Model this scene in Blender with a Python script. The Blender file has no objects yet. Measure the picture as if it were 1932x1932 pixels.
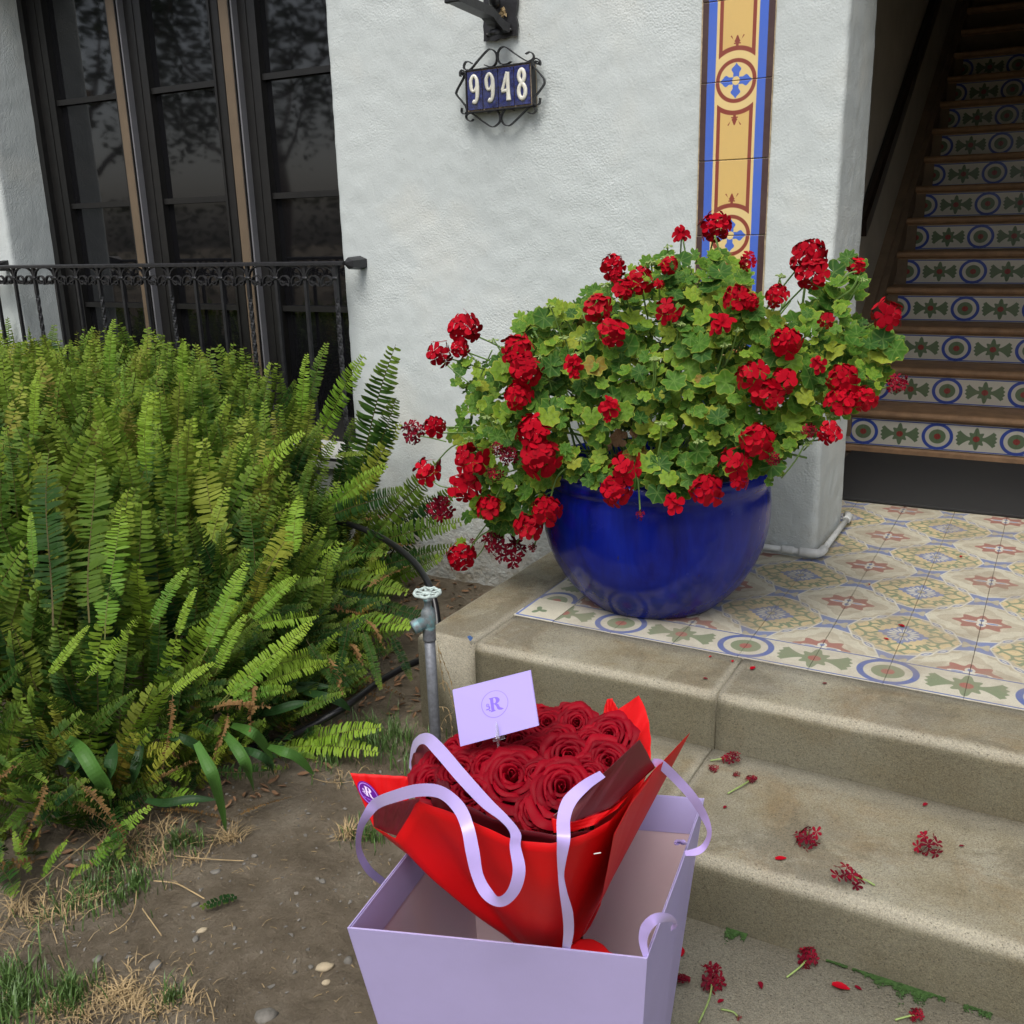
import bpy, math, random
import numpy as np
from mathutils import Vector, Matrix, noise
random.seed(7); rs = np.random.RandomState(11)
scene = bpy.context.scene
PI = math.pi
# ------------------------------------------------------------------ camera
R = np.array([[0.8734924901839036, 0.48623233492231044, -0.02426903517492085],
              [-0.11430569988092058, 0.25329110880509303, 0.9606132526542717],
              [0.4732283556244875, -0.8363143731135353, 0.2768270087196312]])   # world -> camera
CAM = np.array([0.0, 0.0, 1.2])
cd = bpy.data.cameras.new('camera'); cam = bpy.data.objects.new('camera', cd)
scene.collection.objects.link(cam); scene.camera = cam
cd.sensor_width = 36; cd.lens = 36 * 1840 / 1932; cd.clip_start = .02; cd.clip_end = 500
M = Matrix([list(R.T[0]) + [CAM[0]], list(R.T[1]) + [CAM[1]], list(R.T[2]) + [CAM[2]], [0, 0, 0, 1]])
cam.matrix_world = M
# ------------------------------------------------------------------ light
SUN_EL, SUN_AZ = 58, 172
world = bpy.data.worlds.new('World'); scene.world = world; world.use_nodes = True
wn = world.node_tree.nodes; wl = world.node_tree.links
sky = wn.new('ShaderNodeTexSky'); sky.sky_type = 'NISHITA'; sky.sun_disc = False
sky.sun_elevation = math.radians(SUN_EL); sky.sun_rotation = math.radians(SUN_AZ)
sky.dust_density = 4.0; sky.air_density = 1.0; sky.ozone_density = 1.0
hs = wn.new('ShaderNodeHueSaturation'); hs.inputs['Saturation'].default_value = .55   # a veil of cloud over the whole sky
wl.new(sky.outputs[0], hs.inputs['Color']); wl.new(hs.outputs[0], wn['Background'].inputs[0])
wn['Background'].inputs[1].default_value = .13
sd = bpy.data.lights.new('sun', 'SUN'); sd.energy = 1.25; sd.angle = math.radians(28); sd.color = (1, .98, .94)
so = bpy.data.objects.new('sun', sd); scene.collection.objects.link(so)
el, az = math.radians(SUN_EL), math.radians(SUN_AZ)
sdir = Vector((math.sin(az) * math.cos(el), math.cos(az) * math.cos(el), math.sin(el)))
so.rotation_euler = sdir.to_track_quat('Z', 'Y').to_euler()
vs = scene.view_settings; vs.view_transform = 'Standard'; vs.look = 'None'; vs.gamma = 1; vs.use_curve_mapping = False
vs.exposure = 0.55
# ------------------------------------------------------------------ measuring helpers
def ray(u, v):
    d = np.array([u - 966., -(v - 966.), -1840.]); d /= np.linalg.norm(d); return R.T @ d
def P(u, v, axis, val):
    d = ray(u, v); t = (val - CAM[axis]) / d[axis]; return CAM + t * d
# ------------------------------------------------------------------ objects
col = scene.collection
def link(o, parent=None):
    col.objects.link(o)
    if parent is not None: o.parent = parent
    return o
def tag(o, label=None, cat=None, group=None, kind=None):
    if label: o['label'] = label
    if cat: o['category'] = cat
    if group: o['group'] = group
    if kind: o['kind'] = kind
    return o
def empty(name, label, cat, group=None, loc=(0, 0, 0)):
    o = bpy.data.objects.new(name, None); o.empty_display_size = .1; o.location = loc
    link(o); return tag(o, label, cat, group)
class MB:
    def __init__(s): s.v = []; s.f = []; s.uv = []; s.rnd = []
    def add(s, vs_, fs, uv=None, rnd=0.0, M=None):
        b = len(s.v)
        if M is not None: vs_ = [M @ Vector(p) for p in vs_]
        s.v += [tuple(p) for p in vs_]; s.f += [tuple(i + b for i in f) for f in fs]
        s.uv += list(uv) if uv is not None else [(0, 0)] * len(vs_)
        s.rnd += [(rnd, 0)] * len(vs_)
        return s
    def box(s, x0, x1, y0, y1, z0, z1, bev=0):
        if bev:
            b = bev; pts = []
            for (x, sx) in ((x0, 1), (x1, -1)):
                for (y, sy) in ((y0, 1), (y1, -1)):
                    for (z, sz) in ((z0, 1), (z1, -1)):
                        pts += [(x, y + sy * b, z + sz * b), (x + sx * b, y, z + sz * b), (x + sx * b, y + sy * b, z)]
            bm = hull(pts); return s.add(*bm)
        v = [(x0, y0, z0), (x1, y0, z0), (x1, y1, z0), (x0, y1, z0), (x0, y0, z1), (x1, y0, z1), (x1, y1, z1), (x0, y1, z1)]
        return s.add(v, [(0, 3, 2, 1), (4, 5, 6, 7), (0, 1, 5, 4), (1, 2, 6, 5), (2, 3, 7, 6), (3, 0, 4, 7)])
    def mesh(s, name):
        me = bpy.data.meshes.new(name); me.from_pydata(s.v, [], s.f)
        n = len(me.loops); vi = np.empty(n, np.int32); me.loops.foreach_get('vertex_index', vi)
        for nm, arr in (('UVMap', s.uv), ('rnd', s.rnd)):
            l = me.uv_layers.new(name=nm); l.data.foreach_set('uv', np.array(arr, np.float32)[vi].ravel())
        return me
    def build(s, name, mat, parent=None, smooth=False):
        me = s.mesh(name); me.materials.append(mat)
        if smooth: me.polygons.foreach_set('use_smooth', np.ones(len(me.polygons), bool))
        me.update(); return link(bpy.data.objects.new(name, me), parent)
def hull(pts):
    import bmesh
    bm = bmesh.new(); [bm.verts.new(p) for p in pts]; bmesh.ops.convex_hull(bm, input=bm.verts)
    bmesh.ops.dissolve_limit(bm, angle_limit=.02, verts=bm.verts, edges=bm.edges)
    bm.verts.ensure_lookup_table(); bm.verts.index_update()
    v = [tuple(x.co) for x in bm.verts]; f = [tuple(x.index for x in p.verts) for p in bm.faces]; bm.free(); return v, f
def sweep(path, sec, up=(0, 0, 1), twist=0, closed=False, scale=None, cap=True):
    """sec: list of (a,b) in the frame (side, up')"""
    n = len(path); m = len(sec); V = []; F = []
    pts = [Vector(p) for p in path]; U = Vector(up).normalized()
    for i, p in enumerate(pts):
        if closed: t = pts[(i + 1) % n] - pts[i - 1]
        else: t = pts[min(i + 1, n - 1)] - pts[max(i - 1, 0)]
        t.normalize(); s_ = t.cross(U)
        if s_.length < 1e-4: s_ = Vector((1, 0, 0))
        s_.normalize(); u_ = s_.cross(t); a = twist * i
        k = scale[i] if scale is not None else 1
        for (x, y) in sec:
            xx, yy = (x * math.cos(a) - y * math.sin(a)) * k, (x * math.sin(a) + y * math.cos(a)) * k
            V.append(p + s_ * xx + u_ * yy)
    for i in range(n if closed else n - 1):
        for j in range(m):
            a, b = i * m + j, i * m + (j + 1) % m; c, d = ((i + 1) % n) * m + (j + 1) % m, ((i + 1) % n) * m + j
            F.append((a, d, c, b))
    if cap and not closed: F += [tuple(range(m)), tuple(range((n - 1) * m + m - 1, (n - 1) * m - 1, -1))]
    return V, F
def circ(r, n=8): return [(r * math.cos(2 * PI * k / n), r * math.sin(2 * PI * k / n)) for k in range(n)]
def rect(a, b): return [(-a / 2, -b / 2), (a / 2, -b / 2), (a / 2, b / 2), (-a / 2, b / 2)]
def smooth_path(pts, n=6):
    """Catmull-Rom"""
    p = [np.array(q, float) for q in pts]; out = []
    for i in range(len(p) - 1):
        a, b, c, d = p[max(i - 1, 0)], p[i], p[i + 1], p[min(i + 2, len(p) - 1)]
        for k in range(n):
            t = k / n
            out.append(.5 * ((2 * b) + (c - a) * t + (2 * a - 5 * b + 4 * c - d) * t * t + (3 * b - a - 3 * c + d) * t ** 3))
    out.append(p[-1]); return out
def lathe(prof, n=48, c=(0, 0, 0)):
    V = []; F = []; m = len(prof)
    for j in range(n):
        a = 2 * PI * j / n
        for (r, z) in prof: V.append((c[0] + r * math.cos(a), c[1] + r * math.sin(a), c[2] + z))
    for j in range(n):
        for i in range(m - 1):
            k = (j + 1) % n; F.append((j * m + i, k * m + i, k * m + i + 1, j * m + i + 1))
    return V, F
# ------------------------------------------------------------------ materials
class N:
    def __init__(s, name):
        s.m = bpy.data.materials.new(name); s.m.use_nodes = True; s.t = s.m.node_tree; s.b = s.t.nodes['Principled BSDF']
    def n(s, ty, **k):
        x = s.t.nodes.new('ShaderNode' + ty)
        for a, b in k.items():
            if a[0] == '_':
                key = a[1:]; key = int(key) if key.isdigit() else key.replace('_', ' ')
                inp = x.inputs[key]
                if hasattr(b, 'links') or hasattr(b, 'is_output'): s.t.links.new(b, inp)
                else: inp.default_value = b
            else: setattr(x, a, b)
        return x
    def noise(s, scale, detail=4, rough=.6, vec=None, dist=0):
        x = s.n('TexNoise', _Scale=scale, _Detail=detail, _Roughness=rough, _Distortion=dist)
        if vec is not None: s.t.links.new(vec, x.inputs['Vector'])
        return x.outputs[0]
    def obj(s): return s.n('TexCoord').outputs['Object']
    def pos(s): return s.n('NewGeometry').outputs['Position']
    def ramp(s, fac, stops):
        x = s.n('ValToRGB', _0=fac); e = x.color_ramp.elements
        while len(e) < len(stops): e.new(.5)
        for q, (p, c) in zip(e, stops): q.position = p; q.color = (*c, 1) if len(c) == 3 else c
        return x.outputs[0]
    def mix(s, f, a, b, mode='MIX'):
        x = s.n('Mix', data_type='RGBA', blend_type=mode)
        for i, v in ((0, f), (6, a), (7, b)):
            if hasattr(v, 'is_output'): s.t.links.new(v, x.inputs[i])
            else: x.inputs[i].default_value = v if i == 0 else (*v, 1)[:4]
        return x.outputs[2]
    def math(s, op, a, b=0.0, c=0.0):
        x = s.n('Math', operation=op)
        for i, v in enumerate((a, b, c)):
            if hasattr(v, 'is_output'): s.t.links.new(v, x.inputs[i])
            else: x.inputs[i].default_value = v
        return x.outputs[0]
    def maprange(s, v, a, b, c=0., d=1.):
        return s.n('MapRange', _0=v, _1=a, _2=b, _3=c, _4=d).outputs[0]
    def bump(s, h, strength=.5, dist=.01, prev=None):
        x = s.n('Bump', _Strength=strength, _Distance=dist, _Height=h)
        if prev is not None: s.t.links.new(prev, x.inputs['Normal'])
        return x.outputs[0]
    def out(s, color=None, rough=.7, normal=None, **k):
        L = s.t.links
        def put(nm, v):
            if v is None: return
            i = s.b.inputs[nm]
            if hasattr(v, 'is_output'): L.new(v, i)
            else: i.default_value = (*v, 1) if (isinstance(v, tuple) and len(v) == 3 and nm != 'Normal') else v
        put('Base Color', color); put('Roughness', rough)
        if normal is not None: L.new(normal, s.b.inputs['Normal'])
        for a, b in k.items(): put(a.replace('_', ' '), b)
        return s.m
def simple(name, c, rough=.6, var=.12, scale=30, bump=.0, bscale=200, **k):
    q = N(name); nz = q.noise(scale, 5, .65, q.obj())
    c0 = tuple(x * (1 - var) for x in c); c1 = tuple(min(1, x * (1 + var)) for x in c)
    colr = q.ramp(nz, [(.3, c0), (.7, c1)])
    nm = q.bump(q.noise(bscale, 3, .6, q.obj()), bump, .002) if bump else None
    return q.out(colr, rough, nm, **k)
def lin(r, g, b):
    f = lambda c: (c / 255 / 12.92) if c / 255 <= .04045 else ((c / 255 + .055) / 1.055) ** 2.4
    return (f(r), f(g), f(b))

def m_stucco():
    q = N('white_stucco'); p = q.pos()
    big = q.noise(1.3, 4, .55, p); mid = q.noise(7, 5, .6, p, .4)
    c = q.ramp(big, [(.3, (.50, .54, .53)), (.7, (.57, .61, .60))])
    spots = q.noise(60, 2, .5, p)
    c = q.mix(q.maprange(spots, .76, .8, 0, .5), c, (.25, .23, .19))
    z = q.n('SeparateXYZ', _0=p).outputs[2]
    dirt = q.math('MULTIPLY', q.maprange(z, .25, -.3), q.maprange(q.noise(9, 6, .7, p), .35, .62))
    c = q.mix(dirt, c, (.30, .27, .21))
    warm = q.math('MULTIPLY', q.maprange(q.noise(2.2, 3, .5, p), .55, .72), .35)
    c = q.mix(warm, c, (.66, .64, .56))
    # sand finish, coarse granules in patches, trowel sweeps
    fine = q.noise(150, 3, .6, p); gr = q.n('TexVoronoi', _Scale=125., _Vector=p).outputs[0]
    patch = q.maprange(q.noise(2.6, 3, .6, p), .42, .62)
    rough_z = q.maprange(z, .15, -.15)
    st = q.n('Mapping', _Vector=p, _Scale=(1., 1., .45)).outputs[0]
    trowel = q.noise(30, 4, .6, st, 1.2)
    h = q.math('ADD', q.math('MULTIPLY', fine, .7), q.math('MULTIPLY', q.math('MULTIPLY', gr, q.math('ADD', patch, .25)), -.8))
    n1 = q.bump(trowel, .35, .008)
    n2 = q.bump(h, .55, .003, n1)
    lump = q.math('MULTIPLY', q.noise(22, 5, .75, p), q.math('MULTIPLY', rough_z, 3.0))
    n3 = q.bump(lump, .8, .012, n2)
    return q.out(c, .92, n3, Specular_IOR_Level=.2)
def m_concrete():
    q = N('old_concrete'); p = q.pos()
    c = q.ramp(q.noise(2.2, 6, .65, p), [(.28, (.155, .122, .070)), (.42, (.235, .21, .145)), (.56, (.285, .268, .205)), (.72, (.33, .325, .275))])
    st = q.maprange(q.noise(4, 6, .75, p, .8), .48, .68)
    c = q.mix(q.math('MULTIPLY', st, .6), c, (.20, .135, .065))
    wt = q.maprange(q.noise(2.7, 6, .7, q.n('Mapping', _Vector=p, _Location=(2, 7, 4)).outputs[0], .5), .52, .57)
    c = q.mix(q.math('MULTIPLY', wt, .5), c, (.13, .11, .075))
    gm = q.maprange(q.noise(3.2, 4, .6, q.n('Mapping', _Vector=p, _Location=(5, 3, 1)).outputs[0]), .5, .7)
    c = q.mix(q.math('MULTIPLY', gm, .55), c, (.16, .15, .12))
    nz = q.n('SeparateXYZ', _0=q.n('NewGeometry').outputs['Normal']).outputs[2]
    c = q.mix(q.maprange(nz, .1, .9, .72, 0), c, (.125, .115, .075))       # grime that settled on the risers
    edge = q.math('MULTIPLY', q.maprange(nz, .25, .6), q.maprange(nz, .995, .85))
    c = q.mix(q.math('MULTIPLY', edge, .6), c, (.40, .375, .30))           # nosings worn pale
    sp = q.n('TexVoronoi', _Scale=420., _Vector=p)
    c = q.mix(.55, c, q.ramp(sp.outputs['Color'], [(0, (.25, .22, .17)), (.5, (.5, .5, .5)), (1, (.8, .78, .7))]), 'OVERLAY')
    dk = q.maprange(q.noise(190, 3, .6, p), .60, .68)
    c = q.mix(q.math('MULTIPLY', dk, .7), c, (.06, .055, .04))
    n1 = q.bump(q.noise(210, 4, .75, p), .8, .003); n2 = q.bump(q.noise(25, 4, .6, p), .3, .006, n1)
    return q.out(c, .9, n2, Specular_IOR_Level=.25)
def m_dirt():
    q = N('dry_dirt'); p = q.pos()
    c = q.ramp(q.noise(6, 8, .7, p), [(.3, (.135, .108, .073)), (.5, (.225, .185, .132)), (.7, (.33, .285, .215))])
    c = q.mix(q.maprange(q.noise(90, 4, .7, p), .58, .75, 0, .7), c, (.27, .22, .16))
    c = q.mix(q.maprange(q.noise(220, 2, .5, p), .68, .74, 0, .6), c, (.04, .03, .02))
    n1 = q.bump(q.noise(120, 6, .8, p), 1.0, .013); n2 = q.bump(q.noise(24, 7, .75, p), 1.0, .035, n1)
    return q.out(c, .95, n2, Specular_IOR_Level=.15)
def m_img(name, img, rough=.45, dirt=.35, speck=True, coat=0, bump=.2, tint=(1, 1, 1)):
    q = N(name); p = q.pos()
    t = q.n('TexImage', image=img, extension='EXTEND'); c = t.outputs[0]
    if speck:
        c = q.mix(q.maprange(q.noise(330, 2, .5, p), .62, .70, 0, .55), c, (.10, .085, .06))
        c = q.mix(q.maprange(q.noise(420, 2, .5, p), .64, .74, 0, .35), c, (.6, .58, .5))
    if dirt:
        d = q.math('MULTIPLY', q.maprange(q.noise(4.5, 8, .78, p), .44, .72), dirt)
        c = q.mix(d, c, (.27, .23, .17))
    nm = q.bump(q.noise(200, 3, .6, p), bump, .0015) if bump else None
    return q.out(c, rough, nm, Coat_Weight=coat, Coat_Roughness=.15)
# ---- painted prints, computed here pixel by pixel
def grid(w, h): 
    y, x = np.mgrid[0:h, 0:w]; return (x + .5) / w, (y + .5) / h
def mkimg(name, a):
    h, w = a.shape[:2]; im = bpy.data.images.new(name, w, h, alpha=False)
    px = np.ones((h, w, 4), np.float32); px[..., :3] = a; im.pixels.foreach_set(px.ravel()); im.pack(); return im
def paint(a, m, c):
    m = np.clip(m, 0, 1)[..., None]; a[:] = a * (1 - m) + np.array(c, np.float32) / 255 * m
def sm(d, w): return np.clip(.5 - d / w, 0, 1)       # d<0 inside
def seg(x, y, pts):
    d = np.full(x.shape, 9.)
    for (ax, ay), (bx, by) in zip(pts[:-1], pts[1:]):
        vx, vy = bx - ax, by - ay; t = np.clip(((x - ax) * vx + (y - ay) * vy) / (vx * vx + vy * vy + 1e-9), 0, 1)
        d = np.minimum(d, np.hypot(x - ax - t * vx, y - ay - t * vy))
    return d
def poly(x, y, pts):
    ins = np.zeros(x.shape, bool); n = len(pts)
    for i in range(n):
        (x0, y0), (x1, y1) = pts[i], pts[(i + 1) % n]
        c = ((y0 > y) != (y1 > y)) & (x < (x1 - x0) * (y - y0) / (y1 - y0 + 1e-12) + x0); ins ^= c
    return ins.astype(np.float32)
CRM, YEL, BLU, GRN, RED, GRY, WHT = (205, 200, 180), (212, 188, 138), (92, 112, 176), (104, 124, 92), (146, 80, 74), (172, 164, 146), (214, 212, 202)
def floor_print():
    S = 384; s, t = grid(S, S); a = np.zeros((S, S, 3), np.float32); w = .012
    d = (s + t - 1) / 1.414; al = (s - t) / 1.414
    ogee = .035 * np.cos(al * 4.44 * 1.0) - .018
    dd = d + 0 * ogee
    paint(a, np.ones_like(s), CRM); paint(a, sm(-dd, w), YEL)
    # grey fan behind the red star, cloud-edged
    r = np.hypot(s, t); th = np.arctan2(t, s)
    paint(a, sm((s + t) - (.60 + .05 * np.abs(np.sin(th * 8)) + .05 * np.cos(th * 4)), w), (180, 172, 152)); paint(a, sm(r - (.36 + .03 * np.abs(np.sin(th * 12))), w), (196, 188, 168))
    star = r - (.27 + .10 * np.abs(np.cos(th * 4)) ** 3 + .05 * np.cos(th * 2))
    paint(a, sm(star, w), RED)
    for ang in (0, PI / 2):
        u = s * math.cos(ang) + t * math.sin(ang); v = -s * math.sin(ang) + t * math.cos(ang)
        L, Wd = (.28, .042) if ang == 0 else (.17, .065)
        e = np.hypot((u - L * .52) / (L * .5), v / Wd) - 1; paint(a, sm(e, .08), WHT)
        e = np.hypot((u - L * .55) / (L * .28), v / (Wd * .45)) - 1; paint(a, sm(e, .15), BLU)
    # green scrolls round the blue medallion
    x, y = 1 - s, 1 - t
    for (X, Y) in ((x, y), (y, x)):
        g = seg(X, Y, [(.36, .03), (.44, .12), (.52, .13), (.60, .06), (.66, .02)]) - .026
        g = np.minimum(g, seg(X, Y, [(.52, .13), (.50, .24), (.42, .28), (.36, .24)]) - .024)
        g = np.minimum(g, seg(X, Y, [(.66, .04), (.72, .12), (.70, .20)]) - .022)
        g = np.minimum(g, seg(X, Y, [(.50, .24), (.56, .33), (.50, .38)]) - .022)
        g = np.minimum(g, seg(X, Y, [(.28, .33), (.36, .38), (.44, .40)]) - .026)
        g = np.minimum(g, np.hypot(X - .37, Y - .15) - .03); g = np.minimum(g, np.hypot(X - .80, Y - .05) - .03)
        paint(a, sm(g, w) * (dd > .10), GRN)
    dia = np.abs(x) + np.abs(y) - .36 - .02 * np.cos((x - y) * 40)
    paint(a, sm(dia, w), BLU); rr = np.hypot(x, y); tt = np.arctan2(y, x)
    for k in range(5):
        an = k * PI / 8; u = x * math.cos(an) + y * math.sin(an); v = -x * math.sin(an) + y * math.cos(an)
        paint(a, sm(np.hypot((u - .16) / .07, v / .022) - 1, .2), WHT)
    paint(a, sm(rr - .06, w), GRY)
    # chain
    wv = .052 * np.abs(np.sin(al * 2 * PI * 1.414 * 1.25))
    band = np.abs(dd) - .095
    paint(a, sm(band - .0 + .02 * np.cos(al * 30), w), (178, 168, 146))
    k = np.abs(np.abs(dd) - wv) - .013
    paint(a, sm(np.abs(dd) - wv, w), (150, 146, 140)); paint(a, sm(np.abs(dd) - wv + .022, w), BLU)
    paint(a, sm(np.abs(dd) - .012, w) * (wv > .045), WHT)
    paint(a, sm(k, w), WHT)
    # bow ties at the other two corners
    for (X, Y) in ((1 - s, t), (s, 1 - t)):
        q = np.maximum(X, Y) - (.175 + .38 * np.minimum(X, Y)); q = np.maximum(q, np.maximum(X, Y) - .28)
        paint(a, sm(q - .028, w), WHT); paint(a, sm(q, w), BLU)
        g = np.maximum(Y - .07 + .04 * np.sin(X * 30), X - .18); paint(a, sm(g, w), GRY)
    a[:] = a * .66 + np.array([176, 170, 150], np.float32) / 255 * .34
    return mkimg('floor_tile_print', a)
def border_print(name='border_tile_print', pale=False):      # ring half on the left edge, cross half on the right edge; 200 x 168 mm
    W, H = 384, 320; u, v = grid(W, H); x = u * 1.19; y = v; a = np.zeros((H, W, 3), np.float32); w = .012
    paint(a, np.ones_like(u), (212, 208, 192)); B = (52, 78, 168)
    paint(a, sm(.5 - .055 - np.abs(y - .5) - .0, w), B)
    paint(a, sm(.5 - .02 - np.abs(y - .5) - .0, w), (212, 208, 192))
    r = np.hypot(x, y - .5)
    paint(a, sm(r - .49, w), B); paint(a, sm(r - .385, w), (212, 208, 192)); paint(a, sm(r - .26, w), GRN); paint(a, sm(r - .105, w), (150, 62, 56))
    X = 1.19 - x; Y = y - .5; r = np.hypot(X, Y); th = np.arctan2(Y, X)
    st = r - (.20 + .10 * np.abs(np.cos(th * 4)) ** 2.2 + .10 * np.abs(np.sin(th)) ** 14)
    paint(a, sm(st, w), GRN)
    arm = np.abs(Y) - (.06 + .29 * np.clip((X - .20) / .36, 0, 1) ** 1.5); arm = np.maximum(arm, X - .60 + .9 * Y ** 2 + .025 * np.cos(Y * 46))
    arm = np.maximum(arm, -X); paint(a, sm(arm, w), GRN); paint(a, sm(np.hypot(X, Y) - .105, w), (150, 62, 56))
    if pale: a[:] = a * .66 + np.array([176, 168, 148], np.float32) / 255 * .34; a *= .95
    return mkimg(name, a)
def corner_print():
    S = 256; u, v = grid(S, S); a = np.zeros((S, S, 3), np.float32); w = .014
    paint(a, np.ones_like(u), CRM); e = np.minimum(u, v); paint(a, (e < .085).astype(float) * (e > .03), (92, 112, 170))
    r = np.hypot(u - .42, v - .42); th = np.arctan2(v - .42, u - .42)
    paint(a, sm(r - (.12 + .07 * np.cos(th * 3)), w), GRN); return mkimg('corner_tile_print', a)
def strip_print(flip):
    S = 320; u, v = grid(S, S); x = (u - .5) * 245 / 254; 
    y = v if not flip else 1 - v; a = np.zeros((S, S, 3), np.float32); w = .008
    paint(a, np.ones_like(u), (66, 44, 44)); ax = np.abs(u - .5)
    B, Y1, Y2, Rd = (66, 102, 196), (222, 196, 134), (212, 178, 108), (134, 58, 44)
    paint(a, sm(ax - .415, w), B); paint(a, sm(ax - .295, w), Y1); paint(a, sm(ax - .255, w), Rd); paint(a, sm(ax - .205, w), Y2)
    # y = 0 at medallion centre
    r = np.hypot(x, y)
    paint(a, (y < .30).astype(float) * sm(ax - .295, w), Y1)
    paint(a, sm(r - .43, w) * sm(ax - .255, w) * (y > .28), Rd) 
    paint(a, sm(r - .372, w) * sm(ax - .295, w), Y1)
    paint(a, sm(r - .275, w), Rd); paint(a, sm(r - .225, w), Y1)
    for (p, q) in ((x, y), (y, x)):
        d = np.abs(q) - (.052 * np.exp(-((np.abs(p) - .14) / .045) ** 2) + .030 * (np.abs(p) < .22) * (.225 - np.abs(p)) / .2 + .014 * np.exp(-((np.abs(p) - .06) / .03) ** 2))
        paint(a, sm(np.maximum(d, np.abs(p) - .215), w), B)
    paint(a, sm(r - .05, w), Y1)
    d = np.maximum(np.abs(x) - (.018 + 1.1 * np.clip(y - .455, 0, .12) ** 1.15), np.maximum(.41 - y, y - .525 - .035 * np.cos(x * 75)))
    paint(a, sm(d, w), Rd); paint(a, sm(np.maximum(np.abs(x) - .045, np.abs(y - .46) - .008), w), Rd)
    return mkimg('strip_print_lower' if flip else 'strip_print_upper', a)
def letter_R(x, y):      # x,y in letter units, height 1
    m = poly(x, y, [(0, 0), (.36, 0), (.36, .05), (.29, .1), (.29, .9), (.36, 1), (0, 1), (0, .95), (.07, .9), (.07, .1), (0, .05)])
    bowl = np.maximum(np.hypot((x - .36) / .38, (y - .74) / .26) - 1, .2 - x); inner = np.hypot((x - .36) / .11, (y - .75) / .20) - 1
    m = np.maximum(m, ((bowl < 0) & (inner > 0)).astype(np.float32))
    leg = poly(x, y, [(.32, .5), (.50, .52), (.62, .40), (.70, .18), (.92, .06), (.95, .02), (.78, -.02), (.60, .02), (.50, .12), (.44, .34)])
    m = np.maximum(m, leg)
    m = np.maximum(m, (np.hypot((x + .18) / .15, (y - .24) / .045) < 1).astype(np.float32))
    m = np.maximum(m, (np.hypot((x + .05) / .06, (y - .34) / .10) < 1).astype(np.float32))
    m = np.maximum(m, (np.hypot((x + .05) / .07, (y - .13) / .05) < 1).astype(np.float32))
    rr = np.hypot(x + .15, y - .52); m = np.maximum(m, ((np.abs(rr - .10) < .02) | (np.abs(rr - .045) < .015)).astype(np.float32))
    return m
def logo_print():
    W, H = 768, 512; u, v = grid(W, H); x = u * 1.42; y = v; a = np.zeros((H, W, 3), np.float32)
    paint(a, np.ones_like(u), (170, 155, 222)); c = (126, 100, 216)
    r = np.hypot(x - .73, y - .56); paint(a, sm(np.abs(r - .235) - .004, .006), c); paint(a, sm(np.abs(np.hypot(x - .726, y - .556) - .242) - .002, .006), (150, 130, 226))
    paint(a, letter_R((x - .64) / .25, (y - .43) / .25), c); return mkimg('envelope_print', a)
def sticker_print():
    S = 384; u, v = grid(S, S); a = np.zeros((S, S, 3), np.float32); paint(a, np.ones_like(u), (98, 22, 140))
    r = np.hypot(u - .5, v - .5); paint(a, sm(np.abs(r - .43) - .018, .01), (186, 140, 230))
    paint(a, letter_R((u - .34) / .42, (v - .38) / .42), (232, 214, 250))
    for k in range(15):
        if k in (3, 11): continue
        paint(a, ((np.abs(u - (.22 + k * .04)) < .014) & (np.abs(v - .25) < .02)).astype(float), (172, 110, 214))
    return mkimg('sticker_print', a)

MAT = {}
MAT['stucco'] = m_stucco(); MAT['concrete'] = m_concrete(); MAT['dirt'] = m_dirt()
MAT['floor'] = m_img('encaustic_floor', floor_print(), .55, .85)
bp = border_print(); bpp = border_print('worn_border_print', True)
MAT['border'] = m_img('encaustic_border', bpp, .55, .75)
MAT['riser'] = m_img('riser_tile_glaze', bp, .3, .15, speck=False)
MAT['corner'] = m_img('encaustic_corner', corner_print(), .5, .5)
MAT['strip_a'] = m_img('strip_glaze_upper', strip_print(False), .42, .12, speck=False)
MAT['strip_b'] = m_img('strip_glaze_lower', strip_print(True), .42, .12, speck=False)
MAT['grout'] = simple('grout', (.12, .10, .075), .9, .3, 60, .4)
MAT['iron'] = simple('black_iron', (.017, .017, .019), .42, .35, 40, .35, 90, Specular_IOR_Level=.5)
MAT['framewood'] = simple('black_window_frame', (.010, .0095, .009), .42, .3, 20, .15, 60)
MAT['tan'] = simple('tan_mullion', (.135, .098, .062), .5, .1, 8)
MAT['greymetal'] = simple('grey_screen_edge', (.15, .15, .16), .45, .1, 8)
def m_glass():
    q = N('dark_window_glass'); p = q.pos()
    st = q.n('Mapping', _Vector=p, _Scale=(1., 1., .35)).outputs[0]
    n1 = q.bump(q.noise(4, 1, .4, st, .2), .035, .02)
    n2 = q.bump(q.n('TexWave', _Scale=10., _Distortion=2.5, _Vector=p).outputs[1], .012, .004, n1)
    return q.out((.006, .006, .007), .035, n1, Specular_IOR_Level=.8, IOR=1.5)
MAT['glass'] = m_glass()
MAT['terracotta'] = simple('terracotta_nosing', (.36, .215, .115), .6, .25, 12, .3, 120)
MAT['brownplaster'] = simple('brown_plaster', (.21, .15, .095), .8, .2, 5, .4, 60)
MAT['darkwall'] = simple('stair_wall_plaster', (.40, .37, .31), .85, .12, 4, .4, 60)
MAT['darkwood'] = simple('dark_handrail_wood', (.02, .012, .009), .35, .3, 10)
def m_mat():
    q = N('black_rubber'); p = q.pos()
    wv = q.n('TexWave', _Scale=38., _Distortion=.6, _Vector=p, bands_direction='Y').outputs[1]
    c = q.mix(q.maprange(q.noise(70, 4, .7, p), .6, .75, 0, .3), (.016, .016, .016), (.07, .067, .062))
    return q.out(c, .7, q.bump(wv, .8, .005))
MAT['mat'] = m_mat()
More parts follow.
